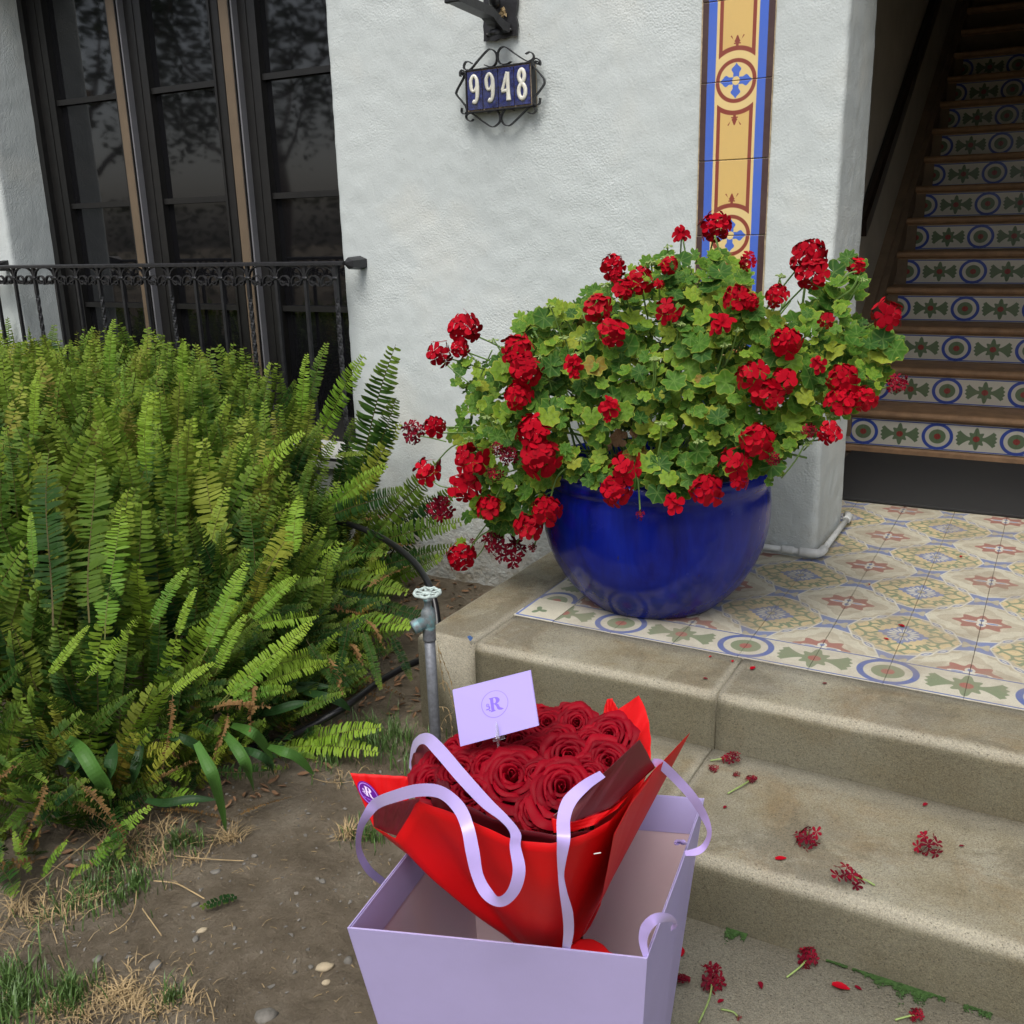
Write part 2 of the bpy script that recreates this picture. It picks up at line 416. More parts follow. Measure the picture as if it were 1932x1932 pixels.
def m_pot():
    q = N('cobalt_glaze'); p = q.obj()
    st = q.n('Mapping', _Vector=p, _Scale=(1., 1., .18)).outputs[0]
    c = q.ramp(q.noise(9, 5, .65, st, .3), [(.3, (.002, .003, .04)), (.48, (.003, .008, .17)), (.72, (.005, .018, .28))])
    c = q.mix(q.maprange(q.noise(14, 5, .7, p), .6, .8, 0, .18), c, (.06, .07, .16))
    ch = q.maprange(q.noise(60, 3, .6, st), .70, .74, 0, .8); c = q.mix(ch, c, (.03, .025, .03))
    n = q.bump(q.noise(7, 3, .5, p), .25, .012); n = q.bump(q.noise(50, 3, .5, st), .1, .002, n)
    return q.out(c, q.maprange(q.noise(11, 4, .6, p), .35, .75, .14, .30), n, Specular_IOR_Level=.34)
MAT['pot'] = m_pot()
MAT['soil'] = simple('potting_soil', (.03, .02, .013), .95, .5, 60, .9, 80)
def m_leaf():
    q = N('geranium_leaf'); uv = q.n('SeparateXYZ', _0=q.n('UVMap', uv_map='UVMap').outputs[0])
    rd = q.n('SeparateXYZ', _0=q.n('UVMap', uv_map='rnd').outputs[0]).outputs[0]
    f = q.math('FRACT', q.math('ADD', rd, q.n('ObjectInfo').outputs['Random']))
    base = q.ramp(f, [(0, (.022, .080, .010)), (.3, (.058, .155, .015)), (.6, (.105, .22, .018)), (.85, (.18, .29, .022)), (.985, (.28, .31, .03)), (1, (.22, .10, .02))])
    r, v = uv.outputs[0], uv.outputs[1]
    base = q.mix(q.maprange(v, .25, .0, 0, .35), base, (.22, .33, .08))
    zone = q.math('MULTIPLY', q.maprange(q.math('ABSOLUTE', q.math('SUBTRACT', r, .38)), .14, .0), .3)
    base = q.mix(zone, base, (.03, .06, .015))
    base = q.mix(q.math('MULTIPLY', q.maprange(r, .88, 1.), q.maprange(f, .1, .6, .2, 1)), base, (.34, .36, .05))
    bf = q.n('NewGeometry').outputs['Backfacing']
    base = q.mix(q.math('MULTIPLY', bf, .4), base, (.12, .20, .06))
    nm = q.bump(q.noise(150, 3, .6, q.pos()), .25, .002)
    m = q.out(base, .6, nm, Specular_IOR_Level=.18)
    tr = q.n('BsdfTranslucent'); q.t.links.new(base, tr.inputs[0])
    mx = q.n('MixShader', _0=.25); q.t.links.new(q.b.outputs[0], mx.inputs[1]); q.t.links.new(tr.outputs[0], mx.inputs[2])
    q.t.links.new(mx.outputs[0], q.t.nodes['Material Output'].inputs[0]); return m
MAT['leaf'] = m_leaf()
def m_fern(name='fern_frond', dead=False, sun=False):
    q = N(name); uv = q.n('SeparateXYZ', _0=q.n('UVMap', uv_map='UVMap').outputs[0])
    rd = q.n('SeparateXYZ', _0=q.n('UVMap', uv_map='rnd').outputs[0]).outputs[0]
    f = q.math('FRACT', q.math('ADD', rd, q.n('ObjectInfo').outputs['Random']))
    if dead: base = q.ramp(f, [(0, (.16, .085, .03)), (1, (.26, .15, .06))])
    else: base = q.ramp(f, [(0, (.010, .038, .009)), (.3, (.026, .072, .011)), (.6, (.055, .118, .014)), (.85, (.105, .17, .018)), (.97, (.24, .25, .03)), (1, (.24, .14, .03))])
    if sun: base = q.ramp(f, [(0, (.028, .075, .012)), (.35, (.070, .145, .016)), (.7, (.135, .215, .022)), (.9, (.22, .27, .035)), (1, (.28, .23, .06))])  # paler, yellower ramp for the tall top-layer fronds
    x, v = uv.outputs[0], uv.outputs[1]
    tipc = (.23, .33, .035) if not dead else (.3, .18, .08)
    base = q.mix(q.maprange(v, .75, 1., 0, .55), base, tipc)
    base = q.mix(q.maprange(x, .7, 1., 0, .3), base, (.26, .27, .05))
    base = q.mix(q.maprange(x, .02, .0, 0, .8), base, (.10, .07, .03))
    base = q.mix(q.maprange(q.noise(40, 4, .7, q.pos()), .62, .78, 0, .4), base, (.22, .17, .05))
    q.out(base, .6, None, Specular_IOR_Level=.15)
    tr = q.n('BsdfTranslucent'); q.t.links.new(base, tr.inputs[0])
    mx = q.n('MixShader', _0=.25); q.t.links.new(q.b.outputs[0], mx.inputs[1]); q.t.links.new(tr.outputs[0], mx.inputs[2])
    q.t.links.new(mx.outputs[0], q.t.nodes['Material Output'].inputs[0]); return q.m
MAT['fern'] = m_fern(); MAT['deadfern'] = m_fern('dead_frond', True); MAT['fernyellow'] = m_fern('yellower_frond', sun=True)
def m_fresh():
    q = N('fresh_frond'); uv = q.n('SeparateXYZ', _0=q.n('UVMap', uv_map='UVMap').outputs[0])
    f = q.n('ObjectInfo').outputs['Random']
    base = q.ramp(f, [(0, (.10, .22, .022)), (.5, (.17, .31, .028)), (1, (.25, .37, .035))])
    base = q.mix(q.maprange(uv.outputs[1], .55, 1., 0, .6), base, (.33, .46, .05))
    base = q.mix(q.maprange(uv.outputs[0], .02, .0, 0, .8), base, (.13, .12, .03))
    q.out(base, .55, None, Specular_IOR_Level=.2)
    tr = q.n('BsdfTranslucent'); q.t.links.new(base, tr.inputs[0])
    mx = q.n('MixShader', _0=.3); q.t.links.new(q.b.outputs[0], mx.inputs[1]); q.t.links.new(tr.outputs[0], mx.inputs[2])
    q.t.links.new(mx.outputs[0], q.t.nodes['Material Output'].inputs[0]); return q.m
MAT['fresh'] = m_fresh()
def m_petal(name, c0, c1, rough=.6):
    q = N(name); f = q.n('ObjectInfo').outputs['Random']
    rd = q.n('SeparateXYZ', _0=q.n('UVMap', uv_map='rnd').outputs[0]).outputs[0]
    g = q.math('FRACT', q.math('ADD', rd, f)); c = q.ramp(g, [(0, c0), (1, c1)])
    return q.out(c, rough, None, Specular_IOR_Level=.10)
MAT['petal'] = m_petal('geranium_petal', (.25, .0008, .008), (.43, .002, .013))
MAT['wilt'] = m_petal('wilted_petal', (.07, .002, .010), (.24, .004, .018))
MAT['rose'] = m_petal('rose_petal', (.15, .0003, .006), (.26, .0006, .009), .55)
MAT['stem'] = simple('green_stem', (.11, .20, .04), .5, .3, 20)
MAT['bud'] = simple('green_bud', (.24, .33, .10), .5, .25, 60)
MAT['dryleaf'] = simple('dry_brown_leaf', (.20, .11, .055), .8, .35, 40)
MAT['straw'] = simple('dry_straw', (.36, .26, .13), .7, .3, 20)
MAT['grass'] = simple('green_grass', (.075, .145, .03), .5, .4, 15)
MAT['strap'] = simple('strap_leaf_green', (.018, .052, .013), .5, .35, 6, Specular_IOR_Level=.25)
MAT['straplight'] = simple('strap_leaf_light', (.05, .125, .022), .5, .35, 6, Specular_IOR_Level=.25)
MAT['hose'] = simple('black_hose', (.008, .008, .009), .35, .2, 10)
MAT['galv'] = simple('galvanised_pipe', (.17, .18, .20), .5, .3, 60, .4, 90, Metallic=.35)
def m_brass():
    q = N('verdigris_brass'); p = q.pos()
    c = q.ramp(q.noise(38, 5, .65, p), [(.3, (.13, .14, .14)), (.5, (.22, .25, .26)), (.62, (.16, .32, .34)), (.75, (.33, .38, .38))])
    return q.out(c, .5, q.bump(q.noise(160, 4, .6, p), .4, .002), Metallic=.3)
MAT['brass'] = m_brass()
MAT['wheel'] = simple('chalky_verdigris', (.42, .50, .47), .7, .35, 70, .5, 120)
MAT['whitepipe'] = simple('white_painted_pipe', (.55, .56, .54), .6, .12, 30, .4, 120)
MAT['lavender'] = simple('lavender_card', (.53, .47, .78), .46, .05, 4, .12, 300)
MAT['linerpink'] = simple('pink_grey_liner', (.95, .80, .82), .6, .03, 5)
MAT['ribbon'] = simple('lavender_satin', (.45, .35, .72), .32, .04, 10, Sheen_Weight=.3)
MAT['redpaper'] = simple('red_waxed_paper', (.60, .004, .006), .5, .06, 5, .5, 14, Specular_IOR_Level=.2)
for k_ in ('linerpink', 'lavender', 'redpaper'):
    m_ = MAT[k_]; t_ = m_.node_tree; b_ = t_.nodes['Principled BSDF']; tr_ = t_.nodes.new('ShaderNodeBsdfTranslucent'); mx_ = t_.nodes.new('ShaderNodeMixShader') if k_ != 'x' else None
    if k_ == 'redpaper': continue
    t_.links.new(b_.inputs['Base Color'].links[0].from_socket, tr_.inputs[0]); mx_.inputs[0].default_value = .45 if k_ == 'linerpink' else .22
    t_.links.new(b_.outputs[0], mx_.inputs[1]); t_.links.new(tr_.outputs[0], mx_.inputs[2]); t_.links.new(mx_.outputs[0], t_.nodes['Material Output'].inputs[0])
MAT['maroon'] = simple('maroon_paper', (.105, .006, .012), .45, .08, 5)
MAT['envelope'] = m_img('envelope_card', logo_print(), .55, 0, speck=False, bump=0)
MAT['sticker'] = m_img('sticker_gloss', sticker_print(), .3, 0, speck=False, bump=0)
MAT['clear'] = N('clear_plastic').out((.9, .9, .95), .08, None, Transmission_Weight=.85, IOR=1.45)
MAT['blueglaze'] = N('navy_glaze'); q = MAT['blueglaze']
MAT['blueglaze'] = q.out(q.ramp(q.noise(90, 4, .6, q.pos()), [(.35, (.006, .007, .055)), (.7, (.025, .035, .19))]), .14, q.bump(q.noise(120, 3, .6, q.pos()), .25, .002), Coat_Weight=.7)
MAT['digit'] = simple('ivory_glaze', (.72, .70, .60), .25, .05, 60, .1, 90, Coat_Weight=.5)
MAT['rustgrout'] = simple('rusty_cream_grout', (.42, .33, .21), .8, .35, 50, .4)
MAT['stone'] = simple('grey_stone', (.15, .14, .12), .85, .35, 30, .6, 90)
MAT['palestone'] = simple('pale_stone', (.40, .33, .22), .85, .2, 30, .5, 90)
MAT['moss'] = simple('moss', (.03, .075, .012), .8, .4, 80)
MAT['bark'] = simple('bark', (.09, .065, .045), .9, .3, 10, .6, 30)
MAT['treeleaf'] = simple('tree_leaf', (.04, .075, .02), .6, .5, 2)
MAT['creamwall'] = simple('cream_stucco', (.80, .75, .60), .9, .08, 3, .4, 60)

# ------------------------------------------------------------------ house
def nz3(p, a=.003, s=9.0, b=.006, s2=1.7):
    v = Vector(p); return v + noise.noise_vector(v * s) * a + noise.noise_vector(v * s2 + Vector((9, 2, 5))) * b
house = empty('house', 'white stucco house with dark casement windows, tiled strip and open stair porch', 'house')
def profile_wall(prof, z0, z1, dz=.02, step=.02):
    """prof: list of (x,y); corners rounded by r"""
    pts = []
    r = .028
    n = len(prof)
    for i, p in enumerate(prof):
        p = np.array(p, float)
        if 0 < i < n - 1:
            a = np.array(prof[i - 1], float) - p; b = np.array(prof[i + 1], float) - p
            a /= np.linalg.norm(a); b /= np.linalg.norm(b)
            p0, p1 = p + a * r, p + b * r
            for k in range(6):
                t = k / 5; pts.append((1 - t) ** 2 * p0 + 2 * t * (1 - t) * p + t * t * p1)
        else: pts.append(p)
    out = [pts[0]]
    for q_ in pts[1:]:
        d = np.linalg.norm(q_ - out[-1]); k = max(1, int(d / step)); a = out[-1]
        for j in range(1, k + 1): out.append(a + (q_ - a) * j / k)
    nz = int((z1 - z0) / dz) + 1; V = []; F = []; m = len(out)
    for j in range(nz):
        z = z0 + (z1 - z0) * j / (nz - 1)
        for (x, y) in out: V.append(nz3((x, y, z), .003, 16, .0035, 1.6))
    for j in range(nz - 1):
        for i in range(m - 1): F.append((j * m + i, j * m + i + 1, (j + 1) * m + i + 1, (j + 1) * m + i))
    return V, F
WY = 3.54
w = MB()
w.add(*profile_wall([(-9, WY), (-5.16, WY), (-5.16, 3.90)], -.5, 3.2, .03, .03))
w.add(*profile_wall([(-2.84, 3.90), (-2.84, WY), (-.715, WY), (-.715, 4.02), (-1.03, 4.02), (-1.03, 4.3)], -.5, 3.2, .018, .018))
w.add(*profile_wall([(1.35, 4.3), (1.35, 4.02), (1.05, 4.02), (1.05, WY), (4, WY)], -.5, 3.2, .04, .04))
w.add(*profile_wall([(-5.20, WY), (-2.80, WY)], -.5, .16, .03, .03))
w.box(-9, 4, WY - .005, 4.0, 3.15, 5.2); w.box(-5.2, -2.8, WY + .004, 3.95, 2.62, 3.2)
w.box(-.8, 1.15, WY + .006, 4.02, 2.42, 3.2)
w.build('stucco_wall', MAT['stucco'], house, True)
sill = MB().add(*sweep([(-5.2, 3.70, .165), (-2.80, 3.70, .165)], [(-.19, -.03), (.19, -.03), (.19, .01), (-.16, .02), (-.19, .012)]))
sill.build('window_sill', MAT['whitepipe'], house)
dark = MB(); dark.box(-9, -1.2, 3.99, 4.1, -.5, 3.15); dark.build('inner_wall', MAT['darkwall'], house)
roof = MB(); roof.box(-9.5, 4.5, 3.1, 10.5, 5.2, 5.35); roof.build('roof', MAT['brownplaster'], house)
# stair hall
hall = MB()
hall.box(-1.25, -1.03, 4.22, 9.8, -.3, 4.9); hall.box(1.02, 1.3, 4.22, 9.8, -.3, 4.9); hall.box(-1.2, 1.2, 9.7, 9.9, -.3, 4.9)
hall.box(-1.24, 1.34, 4.03, 4.9, 2.70, 4.9)
V = [(-1.03, 4.9, 2.71), (1.02, 4.9, 2.71), (1.02, 9.7, 5.0), (-1.03, 9.7, 5.0)]; hall.add(V, [(0, 1, 2, 3)])
hall.build('stair_hall_wall', MAT['darkwall'], house)
# tile strip set in the wall
strip = MB().box(-1.205, -.95, WY - .006, WY + .02, .15, 2.70).build('tile_strip', MAT['rustgrout'], house)
def tile_mesh(name, w_, h_, d_, mat, uvf=lambda u, v: (u, v), b=.0015):
    """tile lying in local XY, top at z=0, from 0..w,0..h"""
    m = MB(); o = [(0, 0), (w_, 0), (w_, h_), (0, h_)]; i_ = [(b, b), (w_ - b, b), (w_ - b, h_ - b), (b, h_ - b)]
    V = [(x, y, 0) for x, y in i_] + [(x, y, -b * .7) for x, y in o] + [(x, y, -d_) for x, y in o]
    F = [(0, 1, 2, 3)] + [(4 + k, 4 + (k + 1) % 4, (k + 1) % 4, k) for k in range(4)] + [(8 + k, 8 + (k + 1) % 4, 4 + (k + 1) % 4, 4 + k) for k in range(4)]
    uv = [uvf(x / w_, y / h_) for x, y, z in V]
    m.add(V, F, uv); me = m.mesh(name); me.materials.append(mat); return me
def put(name, me, loc, rot=None, parent=None, scale=1):
    o = bpy.data.objects.new(name, me); o.location = loc
    if rot is not None: o.rotation_euler = rot
    if scale != 1: o.scale = (scale,) * 3
    return link(o, parent)
sa = tile_mesh('strip_tile', .2465, .2515, .008, MAT['strip_a']); sb = tile_mesh('strip_tile', .2465, .2515, .008, MAT['strip_b'])
z = 1.6745
for k in range(-6, 4):
    zz = z + k * .2545
    me = sa if k % 2 == 0 else sb
    put('tile', me, (-1.2 + rs.uniform(-.001, .001), WY - .011 + rs.uniform(-.0008, .0008), zz + .0015), (PI / 2, 0, 0), strip)
# windows
YF = 3.84
def window(x0, x1, xg0, xg1, name='window'):
    f = MB()
    f.box(x0, xg0, YF, YF + .05, .19, 2.62); f.box(xg1, x1, YF, YF + .05, .19, 2.62)
    f.box(xg0 - .001, xg1 + .001, YF + .001, YF + .049, .19, .31); f.box(xg0 - .001, xg1 + .001, YF + .001, YF + .049, 2.476, 2.62)
    for xe in (xg0, xg1):
        s = -1 if xe == xg0 else 1
        f.box(min(xe, xe + s * .014), max(xe, xe + s * .014), YF - .008, YF + .001, .19, 2.6)
        f.box(min(xe + s * .06, xe + s * .066), max(xe + s * .06, xe + s * .066), YF - .004, YF + .001, .19, 2.6)
    fo = f.build('window', MAT['framewood'], house)
    zs = [.31, .85, 1.394, 1.936, 2.476]
    for a, b in zip(zs[:-1], zs[1:]):
        g = MB().box(xg0 - .004, xg1 + .004, YF + .03, YF + .034, a + .001, b - .001); g.build('pane', MAT['glass'], fo)
    for a in zs[1:-1]:
        m = MB().add(*sweep([(xg0, YF + .016, a), (xg1, YF + .016, a)], [(-.012, -.004), (-.004, -.013), (.004, -.013), (.012, -.004), (.014, .012), (-.014, .012)], up=(0, -1, 0)))
        m.build('muntin', MAT['framewood'], fo)
    return fo
window(-5.155, -4.452, -4.99, -4.50); window(-4.372, -3.682, -4.245, -3.79); window(-3.602, -2.845, -3.487, -2.96)
for xm in (-4.412, -3.642):
    mm = MB().box(xm - .040, xm + .018, YF - .045, YF + .03, .17, 2.62, .004); mo = mm.build('mullion', MAT['tan'], house)
    MB().box(xm + .0185, xm + .024, YF - .040, YF + .03, .17, 2.62).box(xm + .024, xm + .030, YF - .03, YF + .03, .17, 2.62).build('edge_strip', MAT['framewood'], mo)
    MB().box(xm + .0305, xm + .040, YF - .036, YF + .03, .17, 2.62).build('edge_strip', MAT['greymetal'], mo)
MB().box(-5.165, -5.12, YF - .03, YF + .04, .17, 2.62).build('jamb', MAT['framewood'], house)

# ------------------------------------------------------------------ balcony railing
rail = empty('balcony_railing', 'black wrought iron railing with scrolls across the dark window behind the ferns', 'railing')
RY = 3.44
MB().add(*sweep([(-5.6, RY, 1.078), (-4.2, RY, 1.081), (-2.80, RY, 1.084), (-2.745, RY, 1.084)], [(-.015, -.008), (.015, -.008), (.015, .004), (.007, .009), (-.007, .009), (-.015, .004)])).build('top_rail', MAT['iron'], rail)
MB().add(*sweep([(-5.6, RY, .20), (-2.80, RY, .20)], rect(.012, .012))).build('bottom_rail', MAT['iron'], rail)
def scroll_path(c=0):
    pts = []
    for k in range(14):                      # spiral, from the centre outwards
        a = -PI * .3 + k * .46; r = .006 + .0018 * k
        pts.append((-.034 - r * math.cos(a), 1.006 - r * math.sin(a) * 1.0))
    return pts
half = []
for k in range(17):
    t = k / 16; a = PI * .1 - t * PI * 2.25; r = .006 + .030 * t
    half.append((-.040 + r * math.cos(a) * .98, 1.004 + r * math.sin(a)))
half += [(-.078, 1.018), (-.076, 1.036), (-.066, 1.054), (-.048, 1.066), (-.024, 1.072), (0, 1.073)]
full = half + [(-x, z_) for (x, z_) in half[::-1][1:]]
sc_path = [(x, 0, z_) for x, z_ in full]
sec = rect(.003, .013)
sv, sf = sweep(sc_path, [(-.0027, -.0075), (.0027, -.0075), (.0027, .0075), (-.0027, .0075)], up=(0, 1, 0))
scm = MB().add(sv, sf).mesh('scroll'); scm.materials.append(MAT['iron'])
colm = MB().add(*sweep([(-.014, 0, 1.021), (-.008, 0, 1.021), (.008, 0, 1.021), (.014, 0, 1.021)], circ(.009, 8), up=(0, 1, 0), scale=[.6, 1, 1, .6])).mesh('collar'); colm.materials.append(MAT['iron'])
plain = MB().add(*sweep([(0, 0, .2), (0, 0, 1.075)], rect(.015, .015), up=(0, 1, 0))).mesh('baluster'); plain.materials.append(MAT['iron'])
tp = [(0, 0, .2), (0, 0, .3)] + [(0, 0, .3 + .64 * k / 48) for k in range(1, 48)] + [(0, 0, .94), (0, 0, 1.075)]
tv, tf = sweep(tp, rect(.0165, .0165), up=(0, 1, 0))
V = []
for i, p in enumerate(tp):
    a = max(0, min(1, (p[2] - .3) / .64)) * PI * 7
    for j in range(4):
        x, y, z_ = tv[i * 4 + j]; V.append((x * math.cos(a) - y * math.sin(a), x * math.sin(a) + y * math.cos(a), z_))
twm = MB().add(V, tf).mesh('baluster'); twm.materials.append(MAT['iron'])
for k in range(17):
    x = -2.80 - .1703 * k
    put('baluster', twm if k % 3 == 0 else plain, (x, RY, rs.uniform(-.002, .002)), (0, 0, 0), rail)
    put('collar', colm, (x, RY - .004, 0), None, rail)
    if k < 16: put('scroll', scm, (x - .085, RY, 0), None, rail)
def bracket(sx, x):
    V = [(x, RY, 1.084), (x + sx * .022, RY + .01, 1.108), (x + sx * .022, RY + .01, 1.058), (x + sx * .055, WY, 1.098), (x + sx * .055, WY, 1.062), (x + sx * .05, RY + .01, 1.094), (x + sx * .05, RY + .01, 1.066), (x + sx * .02, WY, 1.112), (x + sx * .02, WY, 1.052)]
    MB().add(*hull(V)).build('wall_bracket', MAT['iron'], rail)
bracket(1, -2.755); bracket(-1, -5.17)

# ------------------------------------------------------------------ staircase
stair = empty('tiled_staircase', 'dark indoor stairs with patterned tile risers and terracotta nosings', 'staircase')
Y0, RUN, RISE, ZO = 5.43, .283, .196, .042
rt = {}
for half_ in (0, 1):
    rt[half_] = tile_mesh('riser_tile', .1845, .144, .006, MAT['riser'], (lambda u, v: (u, v)) if half_ == 0 else (lambda u, v: (1 - u, v)))
body = MB()
for k in range(15):
    zb = k * RISE + ZO; yb = Y0 + k * RUN
    body.box(-1.028, 1.02, yb + .007, 9.69 + .001 * k, zb - .001 - (ZO + .1 if k == 0 else 0), zb + RISE - .025)
body.build('stair_body', MAT['brownplaster'], stair)
for k in range(15):
    zb = k * RISE + ZO; yb = Y0 + k * RUN
    xl = -.975 if k == 0 else -.94
    zt = zb + RISE
    n = MB(); n.add(*sweep([(xl - .01, yb - .0, zt - .011), (1.0, yb, zt - .011)], [(.0, -.011), (-.022, -.011), (-.032, -.004), (-.034, .004), (-.030, .011), (-.02, .0145), (.0, .015), (RUN + .0, .015), (RUN, -.011)][::-1], up=(0, 0, 1)))
    # side vector of +x path is -y, so flip the section
    n = MB(); sc_ = [(-a, b) for (a, b) in [(0, -.024), (-.020, -.024), (-.032, -.017), (-.038, -.006), (-.037, .004), (-.030, .0115), (-.018, .0148), (0, .015), (RUN, .015), (RUN, -.013)]]
    n.add(*sweep([(xl - .01, yb, zt - .015), (1.0, yb, zt - .015)], sc_, up=(0, 0, 1)))
    n.build('tread_nosing', MAT['terracotta'], stair, False)
    MB().box(xl, 1.0, yb - .004, yb + .006, zt - .0475, zt - .0398).build('red_trim', MAT['terracotta'], stair)
    if k < 12:
        for j in range(0, 11):
            x = -.884 + (j - 0) * .1848 - .1848 + .0 * k
            x0_ = x
            if x0_ < xl - .12: continue
            if x0_ + .18 > 1.1: continue
            put('riser_tile', rt[(j + 1) % 2], (x0_, yb - .0005, zb + .003), (PI / 2, 0, 0), stair)
# brown sloped stringers, cover the tile ends
st = MB(); 
def slab(m, x0, x1, lo, hi):
    V = []
    for x in (x0, x1):
        for (yy, off) in ((Y0 - .03, 0), (Y0 + 14.5 * RUN, 14.5 * RISE)):
            V += [(x, yy, off + lo), (x, yy, off + hi)]
    m.add(V, [(0, 1, 3, 2), (4, 6, 7, 5), (0, 4, 5, 1), (2, 3, 7, 6), (1, 5, 7, 3), (0, 2, 6, 4)])
slab(st, -1.032, -.978, -.2, .31); st.build('stringer', MAT['brownplaster'], stair)
st = MB(); slab(st, -.985, -.945, .09, .27); st.build('stringer', MAT['brownplaster'], stair)
MB().box(-.99, 1.0, Y0 - .022, Y0 + .004, .002, .042, .008).build('base_course', MAT['terracotta'], stair)
hr = empty('handrail', 'dark wooden handrail sloping up the left stair wall', 'handrail')
MB().add(*sweep([(-1.0, 5.60, 1.17), (-1.0, 5.72, 1.24), (-1.0, 9.4, 3.80)], [(-.024, -.05), (.024, -.05), (.028, .04), (.012, .055), (-.012, .055), (-.028, .04)])).build('rail_bar', MAT['darkwood'], hr)
for yy, zz in ((5.9, 1.33), (7.1, 2.16), (8.4, 3.07)): MB().add(*sweep([(-1.03, yy, zz - .06), (-1.0, yy, zz - .03)], circ(.01, 6))).build('rail_bracket', MAT['iron'], hr)
dm = MB().box(-.93, .9, 4.40, 5.39, .004, .016, .003).build('door_mat', MAT['mat']); tag(dm, 'large black ribbed rubber mat lying before the staircase', 'door mat')
jb = MB().box(-1.03, -.985, 4.30, 5.42, .002, 1.1, .004).build('brown_pilaster', MAT['brownplaster'], house)

# ------------------------------------------------------------------ porch floor
porch = MB().box(-1.475, 4.0, 2.568, 5.6, -.12, -.006).build('porch_floor', MAT['grout']); tag(porch, kind='structure')
T = .1998; X0 = -.5192 - 4 * T; YB = 2.745
fm = {}
for sx in (0, 1):
    for sy in (0, 1):
        fm[(sx, sy)] = tile_mesh('floor_tile', T - .0018, T - .0018, .008, MAT['floor'], (lambda u, v, a=sx, b=sy: (1 - u if a else u, 1 - v if b else v)), .0008)
# red medallion sits at crossings where (i-4) even & (j-2) even ... crossing i,j: x = X0+i*T, y = YB+j*T
for i in range(0, 13):
    for j in range(0, 14):
        # the tile between crossings i..i+1, j..j+1 ; reds at even i / even j, blues at odd / odd
        x, y = X0 + i * T, YB + j * T
        if y > 5.35: continue
        if x > -1.2 and x < -.72 and y > 3.57 and y < 3.9: continue
        if y > 3.5 and x < -1.05: continue
        put('floor_tile', fm[(i % 2, j % 2)], (x + .0006, y + .0006, rs.uniform(-.0006, .0006)), (rs.uniform(-.002, .002), rs.uniform(-.002, .002), 0), porch)
bt0 = tile_mesh('border_tile', T - .0012, .168, .008, MAT['border'], lambda u, v: (u, v), .0008)
bt1 = tile_mesh('border_tile', T - .0012, .168, .008, MAT['border'], lambda u, v: (1 - u, v), .0008)
for i in range(0, 13):
    put('border_tile', bt1 if i % 2 == 0 else bt0, (X0 + i * T + .0006, 2.575, rs.uniform(-.0005, .0005)), None, porch)
sl0 = tile_mesh('border_tile', T - .0012, .142, .008, MAT['border'], lambda u, v: (u, v), .0008)
sl1 = tile_mesh('border_tile', T - .0012, .142, .008, MAT['border'], lambda u, v: (1 - u, v), .0008)
for j in range(0, 4):
    put('border_tile', sl0 if j % 2 == 0 else sl1, (X0 - .001, YB + j * T, 0), (0, 0, PI / 2), porch)
ct = tile_mesh('border_tile', .142, .168, .008, MAT['corner'], lambda u, v: (u, v), .0008)
put('border_tile', ct, (X0 - .144, 2.575, 0), None, porch)

# concrete kerbs and steps: each cast block is a piece
steps = empty('porch_steps', 'worn concrete steps with rounded nosings below the tiled porch', 'steps')
def block(prof, a, b, axis, name='step_block', jitter=.0015):
    """prof: (offset, z) outline, swept from a to b along axis x (offset=y) or y (offset=x)"""
    n = max(2, int(abs(b - a) / .03)); V = []; m = len(prof)
    g = .0022
    ts = [a + g * 0 + (b - a) * k / n for k in range(n + 1)]
    for i, t in enumerate(ts):
        for (o, z_) in prof:
            p = (t, o, z_) if axis == 'x' else (o, t, z_)
            V.append(nz3(p, .0012, 18, .0025, 3))
    F = []
    for i in range(n):
        for j in range(m): F.append((i * m + j, i * m + (j + 1) % m, (i + 1) * m + (j + 1) % m, (i + 1) * m + j))
    F += [tuple(range(m - 1, -1, -1)), tuple(range(n * m, n * m + m))]
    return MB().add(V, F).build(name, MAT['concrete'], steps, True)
def nose(front, back, top, bot, r=.035, sgn=1):
    """front edge at `front`, sweeps back to `back`"""
    p = [(back, bot), (front, bot)]
    zz = np.linspace(bot, top - r, 5)[1:]
    p += [(front, z_) for z_ in zz]
    for k in range(1, 8):
        a = PI / 2 * k / 7; p.append((front + sgn * r * (1 - math.cos(a)), top - r * (1 - math.sin(a))))
    for t in np.linspace(0, 1, 5)[1:]: p.append((front + sgn * r + (back - front - sgn * r) * t, top))
    return p
g = .0025
for a, b in ((-1.455 + g, -.70 - g), (-.70 + g, 1.25 - g), (1.25 + g, 4)):
    block(nose(2.318, 2.571, .0, -.52), a, b, 'x')
pr = nose(-1.665, -1.4585, .0, -.52)
block(pr, 2.322, 3.56, 'y')
for a, b in ((-1.0, -.705 - g), (-.705 + g, 1.1 - g), (1.1 + g, 4)):
    block(nose(1.845, 2.316, -.163, -.52, .04), a, b, 'x')
sp_ = P(887, 1204, 1, 2.314); MB().add([sp_ + np.array([.009 * math.cos(a) * (1 + .3 * math.sin(3 * a)), 0, .008 * math.sin(a) * (1 + .2 * math.cos(4 * a))]) for a in np.linspace(0, 2 * PI, 15)[:-1]], [tuple(range(13, -1, -1))]).build('blue_paint_spot', simple('blue_paint', (.07, .15, .36), .7), steps)
land = block(nose(-1.2, 1.842, -.33, -.50, .02), -.98, 4, 'x')
